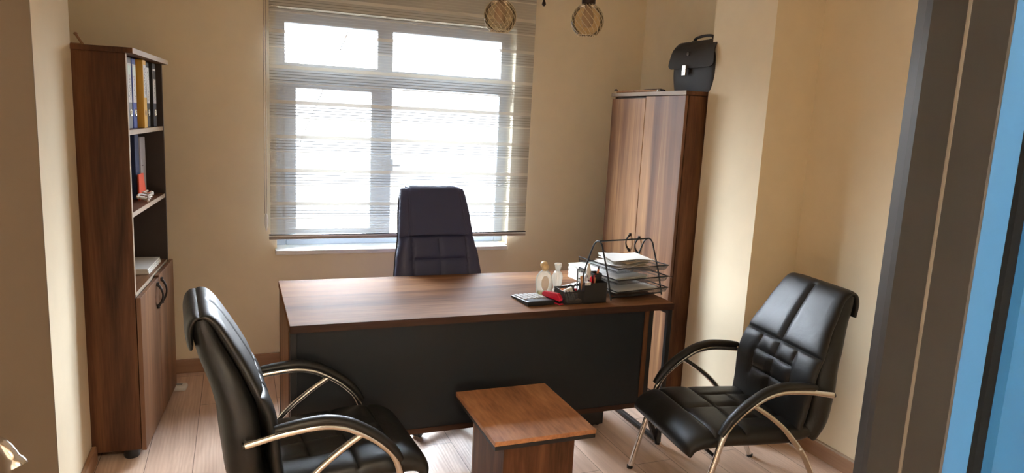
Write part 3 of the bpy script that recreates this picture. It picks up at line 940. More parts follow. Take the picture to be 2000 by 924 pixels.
# flap: wraps from the back over the top and down the front, rounded lower corners
fl = MB()
path = catmull([(0.118, 0.150), (0.110, 0.230), (0.085, 0.272), (0.045, 0.286), (0.012, 0.275), (-0.016, 0.235), (-0.027, 0.185), (-0.031, 0.132)], 6)
path = [(v.x, v.y) for v in path]
npth = len(path)
rows = []
for i, (x, z) in enumerate(path):
    s = i / (npth - 1)
    hy = 0.155 + 0.049 * min(1, max(0, (s - 0.30) / 0.62)) ** 0.8
    if s > 0.93:
        q = (s - 0.93) / 0.07
        hy -= 0.028 * (1 - math.sqrt(max(0, 1 - q * q)))
    rows.append((x, z, hy))
for off, flip in ((0.0, False), (0.005, True)):
    g = []
    for i, (x, z, hy) in enumerate(rows):
        x0, z0 = path[max(0, i - 1)]
        x1, z1 = path[min(npth - 1, i + 1)]
        d = Vector((x1 - x0, z1 - z0)).normalized()
        nx, nz = d.y, -d.x
        if True:
            nx, nz = (nx, nz) if (nx * (x - 0.05) + nz * (z - 0.15)) > 0 else (-nx, -nz)
        g.append([fl.bm.verts.new((x + nx * off, hy * (k / 10 - 1), z + nz * off)) for k in range(21)])
    if off == 0.0:
        g0 = g
    else:
        g1 = g
for g in (g0, g1):
    for a, b in zip(g, g[1:]):
        for k in range(20):
            fl.bm.faces.new((a[k], a[k + 1], b[k + 1], b[k]))
for a, b in zip(range(npth - 1), range(1, npth)):
    fl.bm.faces.new((g0[a][0], g0[b][0], g1[b][0], g1[a][0]))
    fl.bm.faces.new((g0[a][20], g0[b][20], g1[b][20], g1[a][20]))
for k in range(20):
    fl.bm.faces.new((g0[-1][k], g0[-1][k + 1], g1[-1][k + 1], g1[-1][k]))
    fl.bm.faces.new((g0[0][k], g0[0][k + 1], g1[0][k + 1], g1[0][k]))
flap = fl.build('flap', 'bag', bf, angle=50)
MB().lathe([(0.012, 0), (0.012, 0.003), (0.009, 0.005)], (-0.0315, 0.025, 0.212), 20, mat=Matrix.Rotation(-PI / 2, 4, 'Y')).build('emblem', plain('dark_emblem', (0.12, 0.11, 0.10), 0.3, 0.7), flap)
cl = MB().box(-0.047, -0.034, 0.018, 0.053, 0.092, 0.150).build('clasp', 'silver', bf, smooth=False, bevel=0.003)
MB().box(-0.0478, -0.047, 0.020, 0.051, 0.123, 0.1245).lathe([(0.003, 0), (0.003, 0.001)], (-0.047, 0.035, 0.110), 12, mat=Matrix.Rotation(-PI / 2, 4, 'Y')).build('keyhole', 'brass', cl)
hn = MB()
hn.tube(catmull([(0.05, 0.080, 0.285), (0.05, 0.084, 0.298), (0.05, 0.064, 0.310), (0.05, 0.0, 0.316), (0.05, -0.064, 0.312), (0.05, -0.084, 0.298), (0.05, -0.080, 0.285)], 6), 0.010, 10, r2=0.0075)
hn.build('carry_handle', 'bag', bf)
for y_ in (0.062, -0.096):
    MB().box(0.035, 0.065, y_, y_ + 0.034, 0.284, 0.294).build('handle_loop', 'bag', bf, bevel=0.003)
# bamboo stick + dark strip lying on the cabinet
t = thing('bamboo_stick', 'segmented bamboo stick with a black ring on the cabinet top', 'stick', (2.322, 3.60, 1.8185), math.radians(1.0))
sg = MB()
for k in range(7):
    y0 = 0.065 * k
    sg.tube([(0, y0, 0), (0, y0 + 0.008, 0), (0, y0 + 0.056, 0), (0, y0 + 0.064, 0)], [0.0078, 0.0068, 0.0068, 0.0078], 10)
sg.build('shaft', 'bead', t)
MB().tube([(0, 0.475 + 0.016 * math.cos(a), 0.004 + 0.012 * math.sin(a)) for a in [PI * k / 10 for k in range(11)]], 0.004, 8).build('ring', 'black_plastic', t)
MB().box(-0.008, 0.008, -0.018, -0.002, -0.007, 0.007).build('end_cap', 'white_plastic', t, bevel=0.003)
t = thing('dark_strip', 'thin dark wooden strip lying behind the bamboo stick', 'strip', (2.40, 3.64, 1.8105), math.radians(4))
MB().tube([(0, 0, 0.015), (0, 0.04, 0.018), (0, 0.2, 0.018), (0, 0.27, 0.013)], [0.004, 0.008, 0.008, 0.002], 8).box(-0.007, 0.007, 0.0, 0.24, 0, 0.012).build('body', 'brass', t)

# ------------------------------------------------------------------ desk
XA, XB, YA, YB = 0.188, 2.007, 2.805, 3.596
dk = thing('office_desk', 'large walnut topped desk with black front panel and steel legs', 'desk', (XA, YA, 0))
LW, LD = XB - XA, YB - YA
MB().box(0, LW, 0, LD, 0.718, 0.75).build('desk_top', 'walnut_x', dk, smooth=False, bevel=0.0015)
MB().box(0, LW, -0.0012, 0.0, 0.718, 0.7495).build('front_edge', 'walnut_edge', dk.children[0], smooth=False)
# modesty panel with walnut border
mp = MB().box(0.028, 1.675, 0.034, 0.050, 0.232, 0.716).build('front_panel', 'panel_black', dk, smooth=False)
MB().box(0.028, 1.702, 0.030, 0.050, 0.208, 0.232).build('bottom_rail', 'walnut_edge', dk, smooth=False)
MB().box(1.675, 1.700, 0.030, 0.050, 0.232, 0.716).build('side_rail', 'walnut_dark', dk, smooth=False)
# left wooden end panel
MB().box(0.003, 0.021, 0.13, LD - 0.010, 0.075, 0.718).build('end_panel', 'walnut_z2', dk, smooth=False, bevel=0.001)
def end_frame(x0, vx, parent):
    """closed black steel loop in depth (top bar, two legs, floor bar) with V struts towards the panel side"""
    s = 0.024
    fr = MB()
    fr.box(x0, x0 + s, 0.006, 0.006 + s, 0.010, 0.716)
    fr.box(x0, x0 + s, LD - 0.030, LD - 0.030 + s, 0.010, 0.716)
    fr.box(x0, x0 + s, 0.006 + s, LD - 0.030, 0.692, 0.716)
    fr.box(x0, x0 + s, 0.006 + s, LD - 0.030, 0.010, 0.030)
    fr.build('leg_frame', 'steel_black', parent, smooth=False, bevel=0.002)
    for yy in (0.034, LD - 0.056):
        st = MB()
        st.box(vx, vx + 0.025, yy, yy + 0.022, 0.215, 0.716)
        bx = x0 + (0.004 if vx < x0 else 0.0)
        v0 = [(vx, 0.225), (vx + 0.025, 0.225), (bx + 0.020, 0.012), (bx - 0.004, 0.012)]
        st.prism(v0, 'y', yy - 0.014, yy + 0.010)
        st.build('strut', 'steel_black', parent, smooth=False)
    for yy in (0.018, LD - 0.018):
        MB().lathe([(0.013, 0), (0.013, 0.010)], (x0 + s / 2, yy, 0), 12).build('foot', 'black_plastic', parent)
end_frame(1.793, 1.702, dk)
end_frame(0.003, 0.003, dk)

# ------------------------------------------------------------------ side table
st = thing('coffee_table', 'small square walnut coffee table in front of the desk', 'table', (0.871, 2.240, 0))
MB().box(0, 0.422, 0, 0.498, 0.412, 0.430).build('table_top', 'walnut_table', st, smooth=False, bevel=0.0012)
MB().box(0.002, 0.420, 0.002, 0.496, 0.395, 0.412).build('under_board', 'board_black', st, smooth=False)
MB().box(0.041, 0.335, 0.010, 0.028, 0.0, 0.395).build('front_board', 'walnut_dark', st, smooth=False, bevel=0.001)
MB().box(0.041, 0.335, 0.352, 0.370, 0.0, 0.395).build('back_board', 'walnut_z', st, smooth=False, bevel=0.001)
for x_ in (0.041, 0.317):
    MB().box(x_, x_ + 0.018, 0.028, 0.352, 0.0, 0.395).build('side_board', 'walnut_dark', st, smooth=False, bevel=0.001)

# ------------------------------------------------------------------ guest chairs
def guest_chair(label):
    t = thing('guest_chair', label, 'chair', group='black leather guest chairs')
    # front of the pad is on +y; paths run upwards so the pad's front normal points to +y
    # inner shell
    sh = MB()
    sh.pillow([(-0.560, 0.345), (-0.600, 0.42), (-0.608, 0.52), (-0.617, 0.62), (-0.642, 0.72), (-0.680, 0.82), (-0.706, 0.89), (-0.722, 0.948)],
              [(0, 0.240), (0.35, 0.254), (0.6, 0.236), (0.85, 0.197), (1, 0.192)], [(0, 0.055), (0.4, 0.060), (1, 0.034)], [(0, 0.055), (0.4, 0.062), (0.8, 0.050), (1, 0.034)],
              nu=36, nv=70, m=10, me=34)
    sh.build('backrest_shell', 'leather', t)
    # quilted front cushion that rolls over the top
    cp = [(-0.500, 0.385), (-0.512, 0.46), (-0.520, 0.56), (-0.533, 0.63), (-0.566, 0.71), (-0.606, 0.795), (-0.648, 0.875), (-0.678, 0.926),
          (-0.704, 0.952), (-0.730, 0.956), (-0.748, 0.940), (-0.756, 0.905), (-0.752, 0.852)]
    A = 0.42   # horizontal seam
    seams = [((0, A), (0, 0.80)), ((-1, A), (1, A)), ((0, 0.10), (0, A)), ((-0.47, A), (-0.52, 0.16)), ((0.47, A), (0.52, 0.16)),
             ((-0.48, 0.315), (0.48, 0.315)), ((-0.50, 0.205), (0.50, 0.205)), ((-1, 0.845), (1, 0.845))]
    cu = MB()
    cu.pillow(cp, [(0, 0.245), (0.25, 0.262), (0.42, 0.256), (0.62, 0.220), (0.78, 0.198), (0.86, 0.195), (1, 0.193)],
              [(0, 0.026), (0.5, 0.024), (0.8, 0.018), (1, 0.012)], [(0, 0.020), (0.7, 0.020), (1, 0.010)], seams, nu=72, nv=130, gd=0.0085, gw=0.0048, m=9, me=26)
    cu.build('backrest_cushion', 'leather', t)
    # seat
    sm = MB()
    seat_seams = [((-1, 0.46), (1, 0.46)), ((0, 0.22), (0, 0.97)), ((-0.5, 0.46), (-0.5, 0.95)), ((0.5, 0.46), (0.5, 0.95)), ((-0.5, 0.70), (0.5, 0.70)), ((-1, 0.22), (1, 0.22))]
    sm.pillow([(-0.560, 0.372), (-0.46, 0.366), (-0.30, 0.372), (-0.16, 0.380), (-0.06, 0.374), (-0.008, 0.352), (0.010, 0.318)][::-1],
              [(0, 0.250), (0.2, 0.258), (0.8, 0.254), (1, 0.240)], [(0, 0.030), (0.2, 0.044), (0.7, 0.046), (1, 0.045)], [(0, 0.030), (0.2, 0.045), (1, 0.040)],
              seat_seams, nu=64, nv=100, gd=0.007, gw=0.0055, m=9, me=14)
    seat = sm.build('seat', 'leather', t)
    hwid = 0.2776
    arm = [(-0.609, 0.553), (-0.55, 0.564), (-0.489, 0.574), (-0.38, 0.581), (-0.31, 0.570), (-0.258, 0.547), (-0.205, 0.514), (-0.173, 0.488), (-0.132, 0.445), (-0.108, 0.395), (-0.088, 0.321), (-0.072, 0.262),
           (-0.046, 0.167), (-0.020, 0.07), (-0.003, 0.004)]
    rear = [(-0.236, 0.533), (-0.31, 0.486), (-0.392, 0.421), (-0.468, 0.338), (-0.505, 0.290), (-0.548, 0.214), (-0.620, 0.080), (-0.660, 0.004)]
    for s in (-1, 1):
        a = MB()
        pts = catmull([(s * hwid, y, z) for y, z in arm], 5)
        # the tube flattens into a bar towards the backrest
        rr = [0.0125] * len(pts)
        a.tube(pts, rr, 14)
        legf = a.build('arm_leg', 'chrome', t)
        MB().lathe([(0.011, -0.004), (0.011, 0.005)], (s * hwid, -0.611, 0.553), 12, mat=Matrix.Rotation(PI / 2, 4, 'X')).build('bolt_cap', 'black_plastic', legf)
        MB().lathe([(0.014, 0.0), (0.0145, 0.014)], (s * hwid, -0.002, 0.0), 14).build('foot_cap', 'black_plastic', legf)
        b = MB()
        b.tube(catmull([(s * hwid, y, z) for y, z in rear], 5), 0.0118, 14)
        legr = b.build('rear_leg', 'chrome', t)
        MB().lathe([(0.014, 0.0), (0.0145, 0.014)], (s * hwid, -0.659, 0.0), 14).build('foot_cap', 'black_plastic', legr)
        p = MB()
        ap = catmull([(s * hwid, y, z + 0.023) for y, z in [(-0.520, 0.570), (-0.44, 0.578), (-0.36, 0.580)]] +
                     [(s * hwid, -0.290, 0.586), (s * hwid, -0.235, 0.556), (s * hwid, -0.180, 0.516), (s * hwid, -0.132, 0.468), (s * hwid, -0.098, 0.418)], 6)
        k = len(ap)
        r1 = [0.022 * (1 - 0.25 * abs(2 * i / (k - 1) - 1) ** 6) for i in range(k)]
        r2 = [0.0165 * (1 - 0.35 * abs(2 * i / (k - 1) - 1) ** 6) for i in range(k)]
        p.tube(ap, r1, 16, r2=r2, up=(0, 0.45, 1))
        p.build('arm_pad', 'leather', t)
    for bp3, rr in (([(-hwid, -0.475, 0.330), (hwid, -0.475, 0.330)], 0.0105), ([(-hwid, -0.100, 0.312), (hwid, -0.100, 0.312)], 0.0105),
                    ([(-hwid, -0.600, 0.553), (-0.2, -0.618, 0.553), (0.2, -0.618, 0.553), (hwid, -0.600, 0.553)], 0.008)):
        MB().tube(bp3, rr, 12).build('cross_bar', 'chrome', t)
    for s in (-1, 1):
        MB().lathe([(0.009, 0), (0.009, 0.006), (0.005, 0.009)], (s * (hwid + 0.008), -0.475, 0.330), 12, mat=Matrix.Rotation(s * PI / 2, 4, 'Y')).build('bolt', 'chrome', t)
    return t
ch1 = guest_chair('black leather guest chair at right, facing left beside the pilaster')
ch1.location = (1.691, 2.366, 0)
ch1.rotation_euler = (0, 0, 1.470)
ch2 = dup_tree(ch1)
ch2['label'] = 'black leather guest chair at left, seen from behind, near the bookcase'
ch2.location = (0.596, 2.520, 0)
ch2.rotation_euler = (0, 0, -1.492)

# ------------------------------------------------------------------ executive chair
ex = thing('executive_chair', 'tall black haze-tinted executive chair behind the desk before the window', 'chair', (1.075, 3.45, 0), PI + math.radians(4))
# local +y is the sitter's forward (towards the viewer)
bk = MB()
bp_ = [(-0.20, 0.46), (-0.235, 0.56), (-0.262, 0.66), (-0.285, 0.76), (-0.315, 0.87), (-0.350, 0.98), (-0.385, 1.08), (-0.415, 1.15), (-0.435, 1.192)]
vs_ = [((0, 0.06), (0, 0.62)), ((-0.62, 0.06), (-0.72, 0.63)), ((0.62, 0.06), (0.72, 0.63)), ((-0.70, 0.47), (0.70, 0.47)), ((-0.66, 0.29), (0.66, 0.29)), ((-0.64, 0.14), (0.64, 0.14)), ((-1, 0.635), (1, 0.635))]
bk.pillow(bp_, [(0, 0.262), (0.30, 0.262), (0.48, 0.245), (0.62, 0.222), (0.78, 0.212), (0.92, 0.200), (1, 0.190)],
          [(0, 0.05), (0.5, 0.055), (1, 0.042)], [(0, 0.05), (1, 0.045)], vs_, nu=80, nv=120, gd=0.008, gw=0.005, m=8, me=16)
bkr = bk.build('backrest', 'leather_haze', ex)
hr = MB()
hr.pillow([(-0.288, 0.945), (-0.318, 1.02), (-0.345, 1.09), (-0.372, 1.15), (-0.395, 1.188), (-0.430, 1.205), (-0.468, 1.192), (-0.480, 1.150)],
          [(0, 0.178), (0.4, 0.166), (0.7, 0.156), (1, 0.150)], [(0, 0.016), (0.5, 0.018), (1, 0.010)], [(0, 0.012), (1, 0.010)],
          [((-0.93, 0), (-0.93, 1)), ((0.93, 0), (0.93, 1))], nu=48, nv=60, gd=0.004, gw=0.004, m=14, me=20)
hr.build('headrest', 'leather_haze', ex)
for s in (-1, 1):
    pi_ = MB()
    ys = catmull([(s * x, y - 0.006, z) for x, y, z in [(0.262, -0.225, 0.52), (0.262, -0.262, 0.66), (0.247, -0.300, 0.80), (0.222, -0.342, 0.93), (0.212, -0.380, 1.05), (0.200, -0.408, 1.13), (0.188, -0.425, 1.17)]], 5)
    pi_.tube(ys, 0.004, 8)
    pi_.build('piping', 'leather', bkr)
se = MB()
se.pillow([(-0.22, 0.455), (-0.05, 0.445), (0.12, 0.450), (0.235, 0.440), (0.275, 0.405)][::-1], [(0, 0.25), (0.5, 0.262), (1, 0.25)], [(0, 0.045), (1, 0.04)], [(0, 0.04), (1, 0.03)], [((-1, 0.5), (1, 0.5))], nu=40, nv=50, m=8, me=12)
se.build('seat', 'leather_haze', ex)
MB().lathe([(0.028, 0.10), (0.028, 0.26), (0.018, 0.27), (0.018, 0.38), (0.05, 0.39), (0.05, 0.405)], (0, 0, 0), 20).build('gas_column', 'black_plastic', ex)
for k in range(5):
    a = math.radians(90 - 52) + 2 * PI * k / 5
    d = Vector((math.cos(a), math.sin(a), 0))
    lg = MB()
    lg.tube([d * 0.02 + Vector((0, 0, 0.125)), d * 0.17 + Vector((0, 0, 0.110)), d * 0.335 + Vector((0, 0, 0.082))], [0.026, 0.022, 0.016], 10)
    lgo = lg.build('base_leg', 'black_plastic', ex)
    cs = MB()
    c0 = d * 0.325
    side = Vector((-d.y, d.x, 0))
    rot = Matrix.Rotation(a, 4, 'Z') @ Matrix.Rotation(PI / 2, 4, 'X')
    for s in (-1, 1):
        cs.lathe([(0.020, -0.008), (0.025, -0.005), (0.025, 0.005), (0.020, 0.008)], c0 + side * (0.014 * s) + Vector((0, 0, 0.0255)), 20, mat=rot)
    cs.tube([c0 + Vector((0, 0, 0.03)), c0 + Vector((0, 0, 0.08))], 0.009, 10)
    cs.lathe([(0.022, 0.045), (0.026, 0.052), (0.012, 0.060)], c0, 14)
    cs.build('caster', 'black_plastic', lgo)

# computer tower under the desk
t = thing('computer_tower', 'dark box with a small light standing under the desk', 'computer', (1.585, 3.09, 0))
MB().box(0, 0.235, 0, 0.40, 0.012, 0.40).build('case', 'panel_black', t, smooth=False, bevel=0.004)
MB().box(0.012, 0.223, -0.004, 0.0, 0.02, 0.392).build('front_cover', 'black_plastic', t, smooth=False, bevel=0.003)
MB().lathe([(0.004, 0), (0.004, 0.002)], (0.172, -0.004, 0.145), 12, mat=Matrix.Rotation(PI / 2, 4, 'X')).build('power_button', 'silver', t)
for (x, y) in ((0.02, 0.03), (0.215, 0.03), (0.02, 0.37), (0.215, 0.37)):
    MB().lathe([(0.012, 0), (0.012, 0.013)], (x, y, 0), 12).build('foot', 'black_plastic', t)

# ------------------------------------------------------------------ things on the desk
ZD = 0.7502
# calculator
ca = thing('calculator', 'black desk calculator with grey keys left of the organizer', 'calculator', (1.318, 2.985, ZD), math.radians(4))
# keys face the sitter: local +y is the far edge (towards the chair) 
MB().prism([(-0.094, 0.0), (0.094, 0.0), (0.094, 0.010), (-0.094, 0.022)], 'x', -0.070, 0.070).build('body', 'black_plastic', ca, smooth=False, bevel=0.003)
def zc(y):
    return 0.022 - 0.012 * (y + 0.094) / 0.188
dsp = MB()
dsp.box(-0.055, 0.055, -0.085, -0.045, 0.021, 0.0225)
dsp.build('display', 'steel_black', ca, smooth=False)
for r in range(5):
    for c in range(5):
        y0 = -0.030 + r * 0.0235
        x0 = -0.061 + c * 0.0248
        MB().box(x0, x0 + 0.020, y0, y0 + 0.017, zc(y0) - 0.004, zc(y0) + 0.0045).build('key', 'key_grey', ca, smooth=False, bevel=0.0015)
# perfume bottle with cream double cap
pf = thing('perfume_bottle', 'round clear perfume bottle with a cream double ball cap', 'bottle', (1.405, 3.05, ZD), math.radians(-20))
MB().lathe([(0.018, 0.0), (0.030, 0.003), (0.036, 0.02), (0.042, 0.055), (0.043, 0.078), (0.038, 0.105), (0.026, 0.124), (0.013, 0.132), (0.010, 0.138)], (0, 0, 0), 36, sy=0.45).build('glass_body', 'perfume_glass', pf)
MB().lathe([(0.012, 0.004), (0.026, 0.005), (0.031, 0.020), (0.033, 0.030), (0.001, 0.031)], (0, 0, 0), 30, sy=0.40).build('liquid', 'perfume_liquid', pf)
lbm = MB()
lbm.lathe([(0.004, -0.0005), (0.022, -0.0005), (0.022, 0.0005), (0.004, 0.0005)], (0.004, -0.0195, 0.072), 28, mat=Matrix.Rotation(PI / 2, 4, 'X') @ Matrix.Diagonal((0.85, 1.7, 1, 1)))
lbm.build('label_oval', plain('ivory_label', (0.80, 0.76, 0.66), 0.6), pf)
cp_ = MB()
def ball(mb, c, r, seg=20, sy=1.0):
    mb.lathe([(max(0.0006, r * math.sin(PI * k / 12)), -r * math.cos(PI * k / 12)) for k in range(13)], c, seg, sy=sy)
ball(cp_, (-0.004, 0.004, 0.160), 0.019)
ball(cp_, (0.003, -0.007, 0.151), 0.0165)
cp_.lathe([(0.011, 0.132), (0.013, 0.138), (0.014, 0.146)], (0, 0, 0), 20)
cp_.build('cap', 'cream_cap', pf)
# crystal bottle
cr = thing('crystal_bottle', 'slim fluted crystal bottle with flared stopper behind the perfume', 'bottle', (1.508, 3.115, ZD))
MB().lathe([(0.022, 0.0), (0.023, 0.012), (0.017, 0.022), (0.018, 0.030), (0.024, 0.065), (0.026, 0.085), (0.020, 0.104), (0.012, 0.112)], (0, 0, 0), 60, flute=0.045, nfl=12).build('glass_body', 'crystal', cr, angle=25)
MB().lathe([(0.011, 0.112), (0.0125, 0.118), (0.020, 0.146), (0.018, 0.152), (0.004, 0.154)], (0, 0, 0), 8).build('stopper', 'crystal', cr, smooth=False)
# organizer
og = thing('desk_organizer', 'black mesh desk organizer with pen boxes and a tray', 'organizer', (1.440, 2.880, ZD), math.radians(1))
for (x0, x1, h) in ((0.103, 0.142, 0.090), (0.142, 0.226, 0.100)):
    b = MB()
    b.box(x0, x1, 0, 0.002, 0, h).box(x0, x1, 0.058, 0.060, 0, h).box(x0, x0 + 0.002, 0.002, 0.058, 0, h).box(x1 - 0.002, x1, 0.002, 0.058, 0, h).box(x0, x1, 0, 0.060, 0, 0.002)
    b.build('pen_box', 'black_plastic', og, smooth=False)
b = MB()
x0, x1, h = 0.186, 0.228, 0.132
b.box(x0, x1, 0.060, 0.062, 0, h).box(x0, x1, 0.118, 0.120, 0, h).box(x0, x0 + 0.002, 0.062, 0.118, 0, h).box(x1 - 0.002, x1, 0.062, 0.118, 0, h).box(x0, x1, 0.060, 0.120, 0, 0.002)
b.build('pen_box', 'black_plastic', og, smooth=False)
b = MB()
b.box(0.0, 0.102, 0.0, 0.0012, 0.002, 0.060).box(0.0, 0.0012, 0.0, 0.118, 0.002, 0.060).box(0.0, 0.102, 0.117, 0.118, 0.002, 0.060).box(0.0, 0.102, 0, 0.118, 0.0, 0.002)
b.build('mesh_basket', 'wire_mesh', og, smooth=False)
MB().tube([(0, 0, 0.061), (0.103, 0, 0.061)], 0.0026, 8).tube([(0, 0, 0.061), (0, 0.118, 0.061), (0.186, 0.118, 0.061)], 0.0026, 8).build('rim_wire', 'steel_black', og)
def opos(x, y, z=0.0):
    return (1.440 + x, 2.880 + y, ZD + z)
# things in the organizer
def pen(name, label, cat, x, y, zb, dx, dy, L, r, mat, tip, tipmat):
    t = thing(name, label, cat, opos(x, y, zb))
    d = Vector((dx, dy, 1)).normalized()
    MB().tube([(0, 0, 0), d * L], r, 10).build('barrel', mat, t)
    MB().tube([d * L, d * (L + tip * 0.6), d * (L + tip)], [r * 0.9, r * 0.7, r * 0.3], 10).build('tip', tipmat, t)
    return t
pen('pen', 'orange pen with dark end in the tallest organizer box', 'pen', 0.205, 0.090, 0.003, 0.10, 0.0, 0.145, 0.0052, 'orange_pl', 0.018, 'black_plastic')
pen('marker', 'red marker standing in the front organizer box', 'marker', 0.156, 0.030, 0.003, -0.06, 0.0, 0.118, 0.0068, 'red', 0.006, 'red')
pen('pencil', 'short wooden pencil with dark end beside the red marker', 'pencil', 0.166, 0.028, 0.003, 0.10, 0.1, 0.118, 0.004, 'tan', 0.008, 'black_plastic')
pen('marker', 'dark red marker behind the pencil in the organizer', 'marker', 0.178, 0.045, 0.003, 0.02, 0.05, 0.125, 0.006, 'red', 0.008, 'black_plastic')
pen('wooden_ruler', 'brown wooden stick leaning at the left of the pen boxes', 'ruler', 0.118, 0.035, 0.003, -0.16, 0.0, 0.128, 0.0068, 'tan', 0.002, 'tan')
pen('pen', 'thin clear pen between wooden stick and red marker', 'pen', 0.136, 0.040, 0.003, -0.02, 0.0, 0.118, 0.0035, 'white_plastic', 0.012, 'grey_plastic')
t = thing('glue_bottle', 'white glue bottle with long nozzle in the organizer', 'bottle', opos(0.1640, 0.0885, 0.0), 0)
MB().lathe([(0.020, 0), (0.021, 0.10), (0.019, 0.118), (0.012, 0.126), (0.011, 0.136)], (0, 0, 0), 20).build('bottle_body', 'white_plastic', t)
MB().lathe([(0.0125, 0.136), (0.012, 0.148), (0.007, 0.166), (0.006, 0.180)], (0, 0, 0), 16).build('nozzle', 'paper', t)
t = thing('eraser', 'white eraser resting on the rim of the left pen box', 'eraser', opos(0.128, 0.018, 0.0825), 0.1)
MB().box(-0.012, 0.012, -0.010, 0.010, -0.0785, 0.022).build('body', 'white_plastic', t, bevel=0.003)
t = thing('clear_cup', 'clear plastic cup beside the wooden stick in the organizer', 'cup', opos(0.1225, 0.088, 0.0), 0)
MB().shell([(0.014, 0.001), (0.017, 0.05), (0.019, 0.150)], (0, 0, 0), 24).build('wall', 'thin_clear', t)
t = thing('paper_clip_holder', 'beige slotted plastic clip leaning inside the mesh basket', 'clip', opos(0.030, 0.022, 0.0035), 0.0, rot=(0.0, math.radians(-22), 0.0))
cm_ = MB()
cm_.box(-0.004, 0.040, -0.006, 0.006, 0.0, 0.012).box(-0.004, 0.004, -0.006, 0.006, 0.012, 0.062).box(0.012, 0.019, -0.006, 0.006, 0.012, 0.062).box(0.028, 0.040, -0.006, 0.006, 0.012, 0.062).box(-0.004, 0.040, -0.006, 0.006, 0.062, 0.070)
cm_.build('body', 'paper', t, smooth=False, bevel=0.001)
t = thing('sponge_pad', 'beige flat pad lying at the bottom of the mesh basket', 'pad', opos(0.056, 0.030, 0.0025), 0.1)
MB().box(-0.030, 0.042, -0.020, 0.022, 0, 0.016).build('body', 'beige_plastic', t, bevel=0.004)
t = thing('grey_sharpener', 'grey sharpener lying on the beige pad in the basket', 'sharpener', opos(0.066, 0.036, 0.0188), 0.3)
MB().box(-0.014, 0.016, -0.010, 0.010, 0, 0.026).build('body', 'grey_plastic', t, bevel=0.003)
t = thing('orange_highlighter', 'orange highlighter lying at the back of the mesh basket', 'highlighter', opos(0.012, 0.088, 0.052), 0, rot=(0, math.radians(90), math.radians(-8)))
MB().lathe([(0.006, 0), (0.007, 0.01), (0.007, 0.06), (0.005, 0.075)], (0, 0, 0), 14).build('barrel', 'orange_pl', t)
MB().lathe([(0.0075, 0.060), (0.0075, 0.085)], (0, 0, 0), 14).build('cap', 'red', t)
sc_ = thing('scissors', 'black handled scissors standing in the mesh basket', 'scissors', opos(0.070, 0.062, 0.0), 0.0)
hl = MB()
for (cx, cz) in ((-0.014, 0.062), (0.020, 0.066)):
    hl.tube([(cx + 0.016 * math.cos(2 * PI * k / 18), 0.02 * 0, cz + 0.019 * math.sin(2 * PI * k / 18)) for k in range(18)], 0.0034, 8, closed=True)
hl.build('handles', 'black_plastic', sc_)
MB().prism([(-0.012, 0.045), (0.016, 0.045), (0.004, 0.003), (-0.001, 0.003)], 'y', -0.001, 0.001).build('blades', 'silver', sc_, smooth=False)
t = thing('tape_roll', 'roll of clear tape standing behind the mesh basket', 'tape', opos(0.085, 0.150, 0.030), 0.5)
MB().tube([(0.024 * math.cos(2 * PI * k / 28), 0, 0.024 * math.sin(2 * PI * k / 28)) for k in range(28)], 0.0055, 10, closed=True).build('tape', 'white_plastic', t)
# stapler
sp_ = thing('stapler', 'red stapler leaning against the mesh basket by the calculator', 'stapler', (1.404, 2.944, ZD), math.radians(110))
MB().prism([(-0.062, 0.030), (-0.058, 0.016), (0.060, 0.020), (0.066, 0.034), (0.050, 0.046), (-0.040, 0.052)], 'y', -0.011, 0.011).build('top_arm', 'red', sp_, smooth=False, bevel=0.004)
MB().box(-0.066, 0.066, -0.012, 0.012, 0.0, 0.006).build('base_plate', 'red', sp_, smooth=False, bevel=0.002)
MB().box(-0.056, 0.058, -0.008, 0.008, 0.006, 0.017).build('magazine', 'black_plastic', sp_, smooth=False)
t = thing('correction_roller', 'small blue and white roller beside the red stapler', 'roller', (1.420, 3.005, ZD), 0.5)
MB().lathe([(0.012, 0), (0.014, 0.004), (0.014, 0.012), (0.012, 0.016)], (0, 0, 0.014), 18, mat=Matrix.Rotation(PI / 2, 4, 'X')).build('body', 'blue_pl', t)
MB().box(-0.008, 0.024, -0.014, -0.002, 0.0, 0.012).build('nose', 'white_plastic', t, bevel=0.003)

